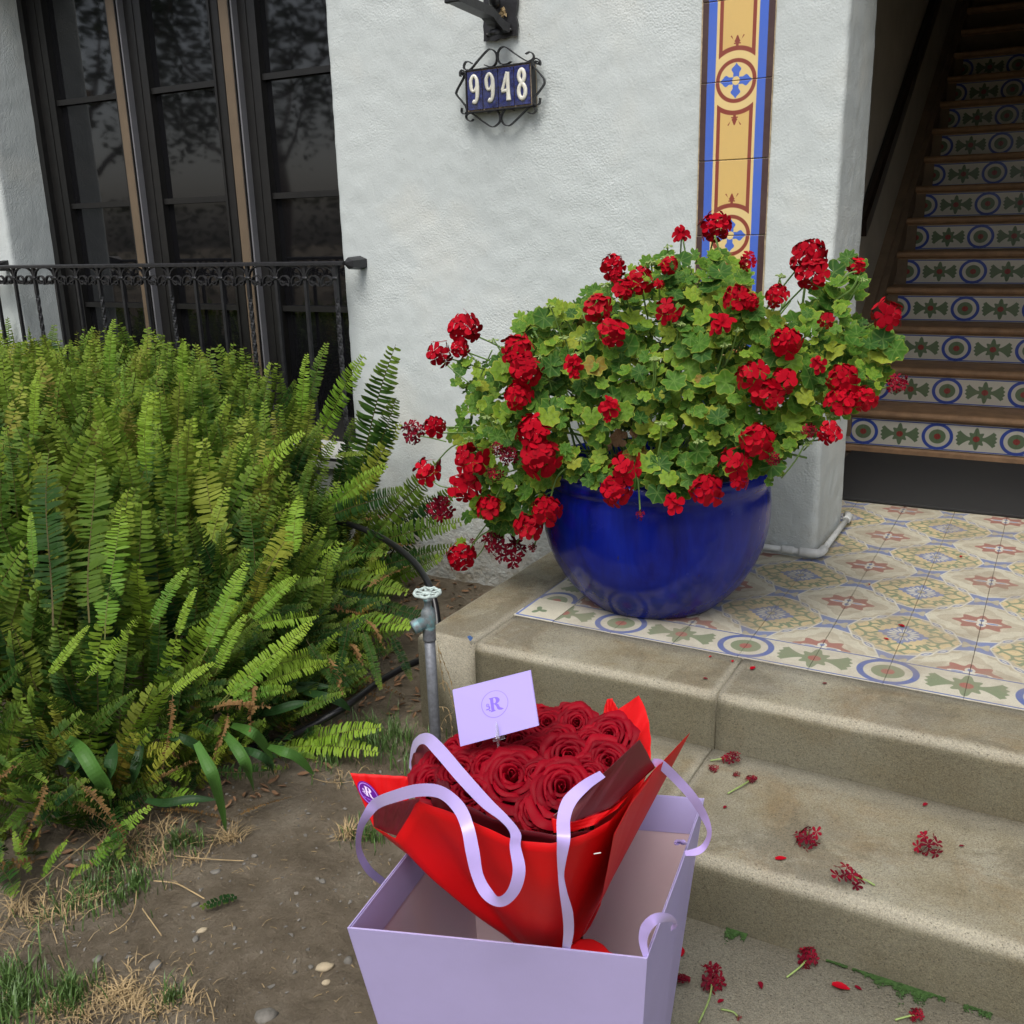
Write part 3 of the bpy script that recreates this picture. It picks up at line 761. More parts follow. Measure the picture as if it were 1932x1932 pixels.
# ------------------------------------------------------------------ ground
def gh(x, y):
    b = .012 * noise.noise(Vector((x * 3, y * 3, 0))) + .006 * noise.noise(Vector((x * 11, y * 11, 3))) + .0055 * noise.noise(Vector((x * 29, y * 29, 3)))
    return -.352 + b + .02 * max(0, min(1, (y - 1.5)))
def ax_(lo, a, b, hi, d, n):
    far0 = [a - (a - lo) * (k / n) ** 2.2 for k in range(n, 0, -1)]; far1 = [b + (hi - b) * (k / n) ** 2.2 for k in range(1, n + 1)]
    return far0 + list(np.arange(a, b, d)) + [b] + far1
xs = ax_(-120, -3.2, -.6, 120, .016, 14); ys = ax_(-120, .3, 3.6, 4.2, .016, 14); 
V = [(x, y, gh(x, y) if -8 < x < 4 and -3 < y < 5 else -.36) for y in ys for x in xs]; m = len(xs)
F = [(j * m + i, j * m + i + 1, (j + 1) * m + i + 1, (j + 1) * m + i) for j in range(len(ys) - 1) for i in range(m - 1)]
tag(MB().add(V, F).build('ground', MAT['dirt'], None, True), kind='structure')


# ------------------------------------------------------------------ conduit round the column foot
pipe = empty('conduit_pipe', 'thin white painted pipe with elbow fittings round the foot of the column', 'pipe')
def tube(name, pts, r, mat, parent, n=10, sm_=True, scale=None):
    return MB().add(*sweep(pts, circ(r, n), up=(.13, .2, .97), scale=scale)).build(name, mat, parent, sm_)
yb_, xb_ = 3.515, -.69
tube('pipe_run', [(-1.35, yb_, .03), (-.74, yb_, .03)], .011, MAT['whitepipe'], pipe)
tube('pipe_run', [(xb_, 3.54, .03), (xb_, 4.03, .03)], .011, MAT['whitepipe'], pipe)
tube('elbow', [(-.765, yb_, .03), (-.76, yb_, .03), (-.72, yb_, .03), (-.70, 3.520, .03), (-.692, 3.54, .03), (xb_, 3.575, .03), (xb_, 3.58, .03)], .0165, MAT['whitepipe'], pipe)
tube('end_fitting', [(xb_, 4.0, .03), (xb_, 4.005, .03), (xb_, 4.05, .03), (xb_ - .012, 4.075, .03)], .0165, MAT['whitepipe'], pipe)
tube('coupling', [(-.83, yb_, .03), (-.828, yb_, .03), (-.79, yb_, .03), (-.788, yb_, .03)], .0145, MAT['whitepipe'], pipe)
# ------------------------------------------------------------------ house number
def zp(x, y, Y=3.495): return P(852.3 + x * .10026, 77.5 + y * .10026, 1, Y)
plate = empty('house_number_plate', 'wrought iron framed plate with blue tiles reading 9948 on the white wall', 'house number')
TL, TR, BR, BL = [zp(*p) for p in ((262, 560), (1500, 392), (1530, 1212), (290, 1350))]
def quadbox(name, q4, d, mat, parent, dy=0, ins=0):
    c = sum(q4) / 4; f = [p + (c - p) * ins + np.array([0, dy, 0]) for p in q4]; b = [p + np.array([0, d, 0]) for p in f]
    V = f + b; return MB().add(V, [(3, 2, 1, 0), (4, 5, 6, 7)] + [(k, (k + 1) % 4, 4 + (k + 1) % 4, 4 + k) for k in range(4)]).build(name, mat, parent)
quadbox('back_plate', [TL, TR, BR, BL], .03, MAT['rustgrout'], plate, .006)
for a, b in ((TL, TR), (TR, BR), (BR, BL), (BL, TL)):
    MB().add(*sweep([a + np.array([0, .012, 0]), b + np.array([0, .012, 0])], rect(.0045, .03), up=(0, 1, 0))).build('frame_bar', MAT['iron'], plate)
def lerp(a, b, t): return a + (b - a) * t
def PQ(u, v): return lerp(lerp(BL, BR, u), lerp(TL, TR, u), v)
nine = [(.62, .60), (.5, .50), (.34, .50), (.27, .62), (.27, .76), (.40, .87), (.55, .87), (.68, .76), (.70, .60), (.69, .42), (.64, .27), (.52, .19), (.38, .22)]
nine_r = [.05, .065, .07, .09, .09, .08, .07, .09, .105, .105, .09, .085, .10]
eight = [(.5, .55), (.37, .63), (.32, .73), (.38, .84), (.5, .885), (.62, .84), (.68, .73), (.63, .63), (.5, .55), (.34, .46), (.28, .34), (.34, .21), (.5, .15), (.66, .21), (.72, .34), (.66, .46), (.5, .55)]
for k, dg in enumerate('9948'):
    u0, u1 = .022 + k * .24, .022 + k * .24 + .226
    t4 = [PQ(u0, .955), PQ(u1, .955), PQ(u1, .05), PQ(u0, .05)]
    tl = quadbox('digit_tile', t4, .012, MAT['blueglaze'], plate, -.002)
    def Q(x, y): return lerp(lerp(t4[3], t4[2], x), lerp(t4[0], t4[1], x), y) + np.array([0, -.004, 0])
    mb = MB(); wd = .30 * .17
    def stroke(pts, rr):
        pp = smooth_path([(x, y, 0) for x, y in pts], 4); n = len(pp)
        rr_ = np.interp(np.linspace(0, 1, n), np.linspace(0, 1, len(rr)), rr)
        W3 = [Q(p[0], p[1]) for p in pp]
        mb.add(*sweep(W3, [(math.cos(a), math.sin(a) * .55) for a in np.linspace(0, 2 * PI, 9)[:-1]], up=(0, 1, 0), scale=[r_ * .088 for r_ in rr_]))
    if dg == '9': stroke(nine, nine_r)
    elif dg == '8': stroke(eight, [.095] * len(eight))
    else:
        stroke([(.64, .87), (.64, .75), (.645, .5), (.65, .3), (.66, .14)], [.10, .095, .09, .10, .13])
        stroke([(.60, .88), (.48, .72), (.34, .52), (.24, .42)], [.07, .075, .075, .08]); stroke([(.22, .40), (.4, .40), (.6, .41), (.66, .41)], [.08] * 4)
    mb.build('digit', MAT['digit'], tl, True)
SCR = [[(385, 425), (330, 390), (270, 395), (235, 450), (240, 520), (300, 545), (370, 520), (520, 340), (680, 170), (760, 160), (830, 220), (850, 300), (840, 400), (790, 470), (720, 485), (620, 450)],
 [(1120, 385), (1040, 430), (940, 435), (880, 370), (865, 280), (880, 190), (940, 120), (1020, 115), (1180, 230), (1400, 370), (1480, 370), (1540, 320), (1535, 250), (1470, 205), (1395, 245)],
 [(1660, 460), (1665, 380), (1610, 330), (1540, 340), (1520, 440), (1580, 520), (1700, 660), (1745, 740), (1735, 820), (1640, 960), (1560, 1060), (1540, 1140), (1580, 1200), (1650, 1180), (1665, 1070)],
 [(165, 670), (160, 590), (200, 545), (235, 590), (225, 690), (100, 930), (95, 1010), (190, 1130), (270, 1240), (285, 1330), (250, 1375), (190, 1340), (195, 1260)],
 [(410, 1470), (360, 1510), (290, 1470), (275, 1410), (320, 1365), (400, 1375), (600, 1520), (760, 1615), (850, 1580), (910, 1500), (905, 1400), (860, 1320), (800, 1300), (690, 1350)],
 [(1175, 1305), (1090, 1275), (1010, 1290), (950, 1370), (935, 1470), (990, 1570), (1090, 1590), (1200, 1500), (1350, 1350), (1460, 1240), (1540, 1240), (1580, 1300), (1560, 1350), (1500, 1370), (1440, 1340)]]
for s_ in SCR:
    pp = smooth_path([zp(x, y, 3.505) for x, y in s_], 5)
    MB().add(*sweep(pp, rect(.0034, .014), up=(0, 1, 0))).build('iron_scroll', MAT['iron'], plate)
for cx_, cy_ in ((1605, 395), (225, 610)):
    pp = [zp(cx_ + (50 - 5 * k) * math.cos(k * .8), cy_ + (50 - 5 * k) * math.sin(k * .8), 3.50) for k in range(9)]
    MB().add(*sweep(pp, rect(.003, .02), up=(0, 1, 0))).build('iron_curl', MAT['iron'], plate)
# ------------------------------------------------------------------ lamp bracket
lamp = empty('wall_lamp_bracket', 'black iron lamp bracket with wavy back plate above the house number', 'lamp bracket')
def lp(x, y, Y=3.52): return P(807.1 + .11698 * x, .11698 * y, 1, Y)
left = [(900, 670), (905, 560), (890, 430), (897, 370), (908, 300), (890, 200), (885, 100), (905, -40), (890, -170), (900, -300)]
right = [(1440, -330), (1425, -200), (1445, -60), (1440, 60), (1425, 170), (1408, 250), (1435, 330), (1445, 400), (1430, 490), (1430, 585)]
bot = [(1380, 575), (1320, 578), (1270, 610), (1220, 622), (1160, 615), (1110, 645), (1050, 662), (980, 645)]
ol = [lp(*p) for p in left + right + bot]; n = len(ol)
V = ol + [p + np.array([0, .012, 0]) for p in ol]
MB().add(V, [tuple(range(n)), tuple(range(2 * n - 1, n - 1, -1))] + [(k, (k + 1) % n, n + (k + 1) % n, n + k) for k in range(n)]).build('back_plate', MAT['iron'], lamp)
ax0 = -1.985
MB().add(*sweep([(ax0 + .02, 3.515, 1.93), (ax0 + .012, 3.49, 1.935), (ax0, 3.46, 1.955), (ax0, 3.42, 1.972), (ax0, 3.19, 1.985)], [(-.026, -.016), (.026, -.016), (.026, .016), (.012, .016), (.008, .024), (-.008, .024), (-.012, .016), (-.026, .016)])).build('arm', MAT['iron'], lamp)
MB().box(ax0 - .030, ax0 + .030, 3.170, 3.192, 1.966, 2.006, .004).build('arm_cap', MAT['iron'], lamp)
tube('knob', [lp(1180, 500, 3.50), lp(1100, 510, 3.47), lp(1000, 540, 3.44)], .012, MAT['iron'], lamp)
for p in ((960, 565), (1335, 480)): tube('bolt', [lp(*p, 3.52), lp(*p, 3.508)], .006, MAT['iron'], lamp)
tube('socket', [lp(1080, 60, 3.50), lp(1070, 0, 3.46), lp(1060, -160, 3.44)], .022, MAT['iron'], lamp, 12)
nb = MB()
for k in range(24):
    c = np.array(lp(1215, 205, 3.508)) + rs.normal(0, 1, 3) * np.array([.005, .002, .007]); s_ = rs.uniform(.003, .006)
    nb.add(*hull([c + rs.normal(0, s_, 3) for _ in range(7)]))
nb.build('dry_mud_blob', MAT['straw'], lamp)
# ------------------------------------------------------------------ blue pot
PC = (-1.115, 2.93, 0)
pot = empty('blue_flower_pot', 'big glazed cobalt blue pot holding the red geranium on the tiled porch', 'flower pot', loc=PC)
prof = [(0, .012), (.19, .012), (.205, .004), (.215, .0), (.228, .012), (.262, .045), (.300, .09), (.332, .145), (.354, .20), (.366, .25), (.372, .30), (.372, .35), (.368, .39), (.363, .412), (.366, .42), (.372, .428), (.374, .44), (.372, .458), (.366, .468), (.356, .474), (.346, .472), (.338, .462), (.335, .44), (.335, .40), (.33, .33)]
MB().add(*lathe(prof, 96)).build('pot_body', MAT['pot'], pot, True)
sv, sf = lathe([(.0, .385), (.15, .39), (.25, .38), (.334, .37)], 40)
MB().add([(x, y, z_ + .015 * noise.noise(Vector((x * 20, y * 20, 1)))) for x, y, z_ in sv], sf).build('soil', MAT['soil'], pot, True)
# ------------------------------------------------------------------ spigot and hose
sp = empty('garden_spigot', 'old outdoor water tap on a grey standpipe beside the porch corner', 'water tap')
q0 = P(816, 1250, 1, 2.1); SX, SY = float(q0[0]), 2.1
def szt(v): return float(P(815, v, 1, SY)[2])
zt = szt(1190)
tube('standpipe', [(SX, SY, -.40), (SX - .004, SY, -.1), (SX - .006, SY, zt)], .0155, MAT['galv'], sp, 16)
tube('coupling', [(SX - .006, SY, zt - .03), (SX - .006, SY, zt - .026), (SX - .006, SY, zt + .004), (SX - .006, SY, zt + .007)], .0185, MAT['galv'], sp, 16)
bx_, zb_ = SX - .006, zt
bodyp = [(.017, .0), (.0185, .004), (.0195, .01), (.0175, .014), (.0205, .018), (.0205, .03), (.021, .045), (.0205, .055), (.0165, .064), (.011, .070), (.0105, .088), (.0125, .089), (.0125, .094), (.0105, .096), (.0105, .104), (.0, .105)]
MB().add(*lathe(bodyp, 20, (bx_, SY, zb_))).build('tap_body', MAT['brass'], sp, True)
d = Vector((-.55, -.75, -.32)).normalized(); o_ = Vector((bx_, SY, zb_ + .032))
pp = [o_ + d * k for k in (0, .030, .031, .035, .036, .040, .041, .045, .046, .050, .0502, .038)]
MB().add(*sweep(pp, circ(.0185, 18), scale=[1, 1, 1.12, 1.12, 1.04, 1.12, 1.04, 1.12, 1.04, 1.1, .8, .75])).build('spout', MAT['brass'], sp, True)
wz = zb_ + .112; V = []; F = []
ring = [(bx_ + .036 * math.cos(a), SY + .036 * math.sin(a), wz + .0012 * math.cos(8 * a)) for a in np.linspace(0, 2 * PI, 41)[:-1]]
wh = MB().add(*sweep(ring, circ(.0048, 8), closed=True))
for k in range(8):
    a = k * PI / 4; wh.add(*sweep([(bx_ + .008 * math.cos(a), SY + .008 * math.sin(a), wz - .001), (bx_ + .034 * math.cos(a), SY + .034 * math.sin(a), wz + .002)], rect(.006, .004)))
    wh.add(*lathe([(0, .004), (.005, .002), (.006, -.002)], 6, (bx_ + .035 * math.cos(a), SY + .035 * math.sin(a), wz + .004)))
wh.add(*lathe([(0, .003), (.013, .003), (.014, -.002), (.008, -.008), (.006, -.012)], 14, (bx_, SY, wz)))
wh.build('hand_wheel', MAT['wheel'], sp, True)
hose = smooth_path([P(560, 985, 1, 3.0), P(640, 985, 1, 3.0), P(700, 1005, 1, 2.95), P(745, 1030, 1, 2.85), P(785, 1065, 1, 2.75), P(812, 1110, 1, 2.65), P(824, 1160, 1, 2.6), P(826, 1215, 1, 2.55), P(822, 1290, 1, 2.5)], 6)
ho = MB().add(*sweep(hose, circ(.0125, 10))).build('garden_hose', MAT['hose'], None, True); tag(ho, 'black rubber hose arching out of the ferns behind the water tap', 'hose')
hose = smooth_path([P(380, 1420, 1, 2.0), P(520, 1400, 1, 2.0), P(640, 1340, 1, 2.1), P(710, 1290, 1, 2.3), P(770, 1255, 1, 2.45), P(815, 1240, 1, 2.55)], 6)
ho = MB().add(*sweep(hose, circ(.012, 10))).build('garden_hose', MAT['hose'], None, True); tag(ho, 'black hose length lying low on the soil left of the standpipe', 'hose')

# ------------------------------------------------------------------ ferns
def frond_mesh(n=36, L=1., W=.085, curv=.10, seed=0, ragged=.15, fold=.25, twist=0.0):
    r = random.Random(seed); V = []; F = []; UV = []
    def cen(t): return Vector((.012 * math.sin(t * 5 + seed), curv * t * t - curv * .15 * t, t * math.sqrt(max(.2, 1 - curv * curv))))
    # rachis
    k0 = 0; m = 10
    for i in range(m + 1):
        t = i / m; c = cen(t); w_ = .0045 * (1 - t * .8)
        V += [c + Vector((-w_, -.002, 0)), c + Vector((w_, -.002, 0)), c + Vector((0, .004, 0))]; UV += [(0, t)] * 3
    for i in range(m):
        a = i * 3
        for j in range(3): F.append((a + j, a + (j + 1) % 3, a + 3 + (j + 1) % 3, a + 3 + j))
    for i in range(n):
        for s_ in (-1, 1):
            if r.random() < ragged * .25: continue
            t = .10 + .89 * (i + (.5 if s_ > 0 else 0)) / n
            l = W * min(1, .45 + t * 2.2) * (1 - (max(0, t - .60) / .40) ** 1.7 * .72) * r.uniform(1 - ragged, 1.06)
            c = cen(t); hw = .0118 * (36 / n) * (.55 + .45 * l / W)
            up = Vector((0, curv * 2 * t - curv * .15, 1)).normalized()
            side = Vector((s_, 0, 0)); nrm = Vector((0, -1, 0))
            a = r.uniform(-.02, .34); tw = twist * t + r.uniform(-.4, .4)
            dr = (side * math.cos(a) + up * math.sin(a)).normalized()
            lf = fold + r.uniform(-.3, .35)
            wdir = (up * math.cos(tw) + nrm * math.sin(tw) * s_)
            p0 = c; p1 = c + dr * l * .5 + nrm * (l * lf * .35); p2 = c + dr * l * .88 + nrm * (l * lf * .15); p3 = c + dr * l - nrm * l * .06 - up * 0
            b = len(V)
            V += [p0 - wdir * hw * .7, p0 + wdir * hw * .9, p1 - wdir * hw, p1 + wdir * hw, p2 - wdir * hw * .75, p2 + wdir * hw * .65, p3]
            UV += [(.05, t), (.05, t), (.5, t), (.5, t), (.88, t), (.88, t), (1, t)]
            F += [(b, b + 1, b + 3, b + 2), (b + 2, b + 3, b + 5, b + 4), (b + 4, b + 5, b + 6)] if s_ > 0 else [(b + 1, b, b + 2, b + 3), (b + 3, b + 2, b + 4, b + 5), (b + 5, b + 4, b + 6)]
    # curled fiddle tip
    return V, F, UV
FV = [frond_mesh(38, 1, .098, .10, 1), frond_mesh(36, 1, .105, .22, 2, .2), frond_mesh(40, 1, .085, -.06, 3, .12), frond_mesh(36, 1, .108, .16, 4, .3, .1, .6), frond_mesh(36, 1, .100, .05, 5, .45, .3, 1.2), frond_mesh(42, 1, .078, .28, 6, .1)]
def mk(v, mat, nm='frond'):
    m = MB().add(v[0], v[1], v[2]).mesh(nm); m.materials.append(mat); return m
FM = [mk(v, MAT['fern']) for v in FV]; FS = [mk(v, MAT['fernyellow']) for v in FV]; FF = [mk(v, MAT['fresh']) for v in FV]; FD = mk(frond_mesh(30, 1, .06, .12, 9, .6, .6, 2), MAT['deadfern'])
def orient(base, tip, face):
    base, tip, face = Vector(base), Vector(tip), Vector(face)
    z_ = (tip - base); L = z_.length; z_.normalize(); y_ = -(face - z_ * face.dot(z_)).normalized(); x_ = y_.cross(z_)
    return Matrix.Translation(base) @ Matrix((x_, y_, z_)).transposed().to_4x4() @ Matrix.Scale(L, 4)
bed = [(-6.5, .9), (-2.5, .95), (-2.12, 1.15), (-1.98, 1.4), (-1.90, 1.75), (-1.83, 2.05), (-1.90, 2.4), (-2.10, 2.75), (-2.35, 3.1), (-2.45, 3.45)]
def bed_d(x, y):
    best = 9; nn = (0, 0)
    for (a, b), (c, d_) in zip(bed[:-1], bed[1:]):
        vx, vy = c - a, d_ - b; t = max(0, min(1, ((x - a) * vx + (y - b) * vy) / (vx * vx + vy * vy)))
        px, py = a + t * vx, b + t * vy; dd = math.hypot(x - px, y - py)
        if dd < best: best = dd; l = math.hypot(vx, vy); nn = (vy / l, -vx / l); cr = vx * (y - b) - vy * (x - a)
    return (best if cr > 0 else -best), nn
def Htop(x, y):
    d_, _ = bed_d(x, y)
    if d_ <= 0: return 0
    return (1.13 + .05 * noise.noise(Vector((x * 2.2, y * 2.2, 1)))) * (1 - math.exp(-(d_ + .02) / .27)) * (1 if x < -2.9 else 1 - .12 * (x + 2.9))
fern = empty('fern_bed', 'dense bed of green sword ferns filling the ground below the window railing', 'ferns')
cand = []
rr = random.Random(5)
tries = 0
while len(cand) < 1500 and tries < 30000:
    tries += 1
    x, y = rr.uniform(-5.9, -1.8), rr.uniform(.95, 3.38)
    # keep to what the photograph can see and a margin
    q_ = R @ (np.array([x, y, .3]) - CAM); u = 966 + 1840 * q_[0] / -q_[2]
    if q_[2] > 0 or u < -330: continue
    d_, nn = bed_d(x, y)
    if d_ < .02: continue
    H = Htop(x, y); lay = rr.choice([1, 1, 1, .8, .62])
    ztip = -.36 + H * lay * rr.uniform(.93, 1.03)
    lean = .10 + .85 * math.exp(-d_ / .28); L = rr.uniform(.42, .62) * (1 if d_ > .3 else .85)
    a = rr.uniform(0, 2 * PI); jit = rr.choice([.15, .25, .5])
    D = Vector((nn[0] * lean + jit * math.cos(a), nn[1] * lean + jit * math.sin(a), 1.0)).normalized()
    tip = Vector((x, y, ztip)); base = tip - D * L
    if base.z < -.37: base.z = -.37
    face = Vector((nn[0] * .4 + .5 + rr.uniform(-.9, .9), nn[1] * .4 - .7 + rr.uniform(-.7, .7), .4 + rr.uniform(-.3, .5)))
    cand.append((base, tip, face, lay, d_))
cand.sort(key=lambda c: (c[3] < .9, (c[1] - Vector(CAM)).length))
skirt = []
for _ in range(330):
    k = rr.randrange(1, len(bed) - 1); t_ = rr.random(); x = bed[k][0] + (bed[k + 1][0] - bed[k][0]) * t_; y = bed[k][1] + (bed[k + 1][1] - bed[k][1]) * t_
    d_, nn = bed_d(x - .001, y); off = rr.uniform(.12, .38); bx2, by2 = x - nn[0] * off, y - nn[1] * off; L = rr.uniform(.14, .28); an = rr.gauss(0, .7)
    ox_, oy_ = nn[0] * math.cos(an) - nn[1] * math.sin(an), nn[0] * math.sin(an) + nn[1] * math.cos(an); up_ = rr.uniform(.1, 1.3)
    D = Vector((ox_, oy_, up_)).normalized(); b_ = Vector((bx2, by2, -.35 + off * rr.uniform(.1, 1.2)))
    skirt.append((b_, b_ + D * L, Vector((.45 + ox_ * .3, -.7 + oy_ * .3, .8)), .5, 9))
cand += skirt
big = MB(); big2 = MB()
for i, (b, t, fc, lay, d_) in enumerate(cand):
    k = rr.randrange(len(FM)); Mx = orient(b, t, fc)
    if i < 235:
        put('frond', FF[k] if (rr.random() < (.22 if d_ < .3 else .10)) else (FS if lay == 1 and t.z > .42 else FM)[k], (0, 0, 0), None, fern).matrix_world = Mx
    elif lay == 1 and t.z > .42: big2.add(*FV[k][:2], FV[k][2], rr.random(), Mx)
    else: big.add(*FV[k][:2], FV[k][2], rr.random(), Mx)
bo = big.build('fern_mass', MAT['fern'], fern); bo['kind'] = 'stuff'; bo = big2.build('pale_fern_mass', MAT['fernyellow'], fern); bo['kind'] = 'stuff'
for _ in range(34):
    k = rr.randrange(1, len(bed) - 1); t_ = rr.random(); x = bed[k][0] + (bed[k + 1][0] - bed[k][0]) * t_; y = bed[k][1] + (bed[k + 1][1] - bed[k][1]) * t_; d_, nn = bed_d(x - .001, y); off = rr.uniform(.02, .3)
    b_ = Vector((x - nn[0] * off, y - nn[1] * off, -.33 + rr.uniform(0, .35))); an = rr.gauss(0, .9); D = Vector((nn[0] * math.cos(an) - nn[1] * math.sin(an), nn[0] * math.sin(an) + nn[1] * math.cos(an), rr.uniform(-.5, .7))).normalized()
    e_ = b_ + D * rr.uniform(.16, .32); e_.z = max(e_.z, -.33); put('dead_frond', FD, (0, 0, 0), None, fern).matrix_world = orient(b_, e_, (.4, -.6, .7))
def envelope(u, v, lift=0):
    d_ = ray(u, v); t = .9
    while t < 6:
        p = CAM + d_ * t
        if p[1] > 3.42: return CAM + d_ * ((3.36 - CAM[1]) / d_[1])
        if p[2] < -.36 + max(.0, Htop(p[0], p[1])) + lift: return p
        t += .01
    return CAM + d_ * 3
z1 = lambda x, y: (x * .4011, 581.1 + y * .4011)
z3_ = lambda x, y: (x * .3676, 1291.4 + y * .3676)
hero = [((700, 1510), (870, 1200), 1), ((820, 1560), (915, 1310), 1), ((950, 1640), (1160, 1180), 1), ((1010, 1720), (1150, 1430), 1), ((1060, 980), (1330, 580), 1),
        ((1150, 1480), (1415, 1240), 1), ((1190, 1500), (1525, 1420), 1), ((220, 1740), (395, 1490), 1), ((400, 1760), (660, 1445), 1), ((1030, 1860), (1460, 1480), 1),
        ((1190, 1700), (1630, 1580), 1), ((1180, 1770), (1570, 1655), 1), ((1070, 1850), (1390, 1770), 1), ((780, 1830), (1000, 1650), 1), ((160, 1250), (125, 950), 1),
        ((1060, 1850), (1340, 1610), 1), ((430, 1480), (400, 640), 0), ((240, 1500), (200, 620), 0), ((580, 1420), (470, 1250), 0), ((500, 1560), (540, 900), 1), ((1360, 1190), (1410, 850), 1), ((1240, 1250), (1470, 900), 0), ((90, 1000), (20, 560), 0), ((690, 800), (660, 400), 1), ((500, 420), (510, 60), 1), ((160, 620), (135, 300), 1), ((590, 480), (575, 270), 1), ((860, 420), (858, 145), 1), ((1050, 640), (1020, 520), 0), ((1290, 560), (1400, 330), 0)]
for (b, t, fr) in hero:
    if t[1] < 600 and b[1] - t[1] < 480: tp_ = envelope(z1(*t)[0], z1(*t)[1] + 60, .0); yy_ = float(tp_[1]) - .05; tp_ = P(*z1(*t), 1, yy_); bp_ = P(*z1(*b), 1, yy_ + .02)
    else:
        bp_ = envelope(*z1(*b), .0); tp_ = envelope(*z1(*t), .04); tp_ = tp_ - ray(*z1(*t)) * .07
    put('frond', rr.choice(FF if fr else FM), (0, 0, 0), None, fern).matrix_world = orient(bp_, tp_, (.45 + rr.uniform(-.2, .2), -.7, .5))
low = [((60, 640), (110, 0), 0, .08), ((130, 480), (330, 180), 0, .06), ((160, 980), (50, 750), 1, .05), ((450, 950), (740, 600), 1, .1), ((565, 300), (580, 110), 1, .1), ((920, 400), (1190, 150), 1, .12), ((1460, 310), (1930, 200), 1, .1), ((800, 560), (980, 580), 1, .08), ((0, 900), (40, 1050), 0, .05), ((360, 1000), (410, 920), 1, .04), ((900, 370), (1190, 270), 1, .1), ((200, 1000), (330, 800), 1, .06), ((1380, 330), (1900, 290), 1, .05), ((640, 740), (520, 860), 0, .03), ((250, 700), (150, 560), 0, .08), ((740, 340), (900, 450), 1, .05)]
for (b, t, fr, h_) in low:
    bb = P(*z3_(*b), 2, -.33); uu = z3_(*t); tt = P(*uu, 2, -.33 + h_ + .05)
    if bb[1] > 2.4: bb = P(*z3_(*b), 1, 2.2); tt = P(*uu, 1, 2.15)
    put('frond', rr.choice((FF if fr else FM)[:3]), (0, 0, 0), None, fern).matrix_world = orient(bb, tt, (.3, -.6, .9))
side = [((1380, 640), (1515, 165), 3.30), ((1400, 620), (1425, 235), 3.28), ((1490, 620), (1690, 240), 3.22), ((1640, 960), (1842, 200), 3.3), ((1690, 960), (1870, 395), 3.2), ((1480, 1010), (1940, 840), 2.95),
        ((1560, 1100), (1820, 600), 3.1), ((1640, 1240), (1820, 1000), 2.8), ((1700, 1150), (2080, 700), 3.2), ((1650, 1120), (2150, 1010), 3.1), ((1760, 1330), (2100, 1150), 3.2),
        ((1560, 700), (1750, 650), 3.15), ((1600, 1250), (2060, 1140), 3.1), ((1480, 1240), (1900, 1310), 2.7), ((1580, 1480), (1930, 1470), 2.5), ((1840, 1520), (1935, 1760), 2.3), ((1360, 1360), (1860, 1190), 2.9), ((1300, 900), (1480, 560), 3.0), ((1560, 930), (1640, 560), 3.3), ((1420, 1020), (1740, 770), 3.0), ((1700, 1380), (2040, 1420), 2.7), ((1500, 1330), (1930, 1380), 2.6), ((1620, 1000), (1790, 560), 3.3), ((1700, 1200), (2010, 900), 3.35),
        ((1780, 1200), (2130, 860), 3.3), ((1440, 1560), (1620, 1830), 2.15), ((1700, 1500), (1800, 1800), 2.3), ((1500, 1160), (1800, 1130), 2.8), ((1330, 1180), (1560, 1080), 2.7), ((1640, 1480), (1560, 1850), 2.1)]
for (b, t, Y) in side:
    bb = P(*z1(*b), 1, Y); tt = P(*z1(*t), 1, Y + rr.uniform(-.12, .04))
    L = np.linalg.norm(bb - tt); up_ = tt - bb
    f_ = (.5, -.8, .35) if t[1] < b[1] - 100 else (.1, -.55, .85)
    k = rr.choice([2, 5, 0]); put('frond', (FM if rr.random() < .75 else FF)[k], (0, 0, 0), None, fern).matrix_world = orient(bb, tt, f_)
# fallen fronds
ff = put('fallen_frond', FD, (0, 0, 0)); ff.matrix_world = orient(P(*z3_(1200, 680), 2, -.325) + 0, P(*z3_(1500, 545), 2, -.322), (0, -.05, 1)); ff.scale *= 1; tag(ff, 'dried orange brown fern frond lying on the dirt beyond the strap leaves', 'fallen frond')
ff = put('fallen_frond', FD, (0, 0, 0)); ff.matrix_world = orient(P(*z3_(790, 640), 2, -.325), P(*z3_(1230, 670), 2, -.32), (0, -.05, 1)); tag(ff, 'dead tan frond lying under the tips of the strap leaves', 'fallen frond')
gm = mk(frond_mesh(9, 1, .20, .04, 12, .1, .1), MAT['fern']); 
ff = put('fallen_frond', gm, (0, 0, 0)); ff.matrix_world = orient(P(*z3_(1230, 1080), 2, -.326), P(*z3_(1020, 1140), 2, -.326), (0, -.05, 1)); tag(ff, 'small green frond piece dropped on the bare dirt in front of the ferns', 'fallen frond')
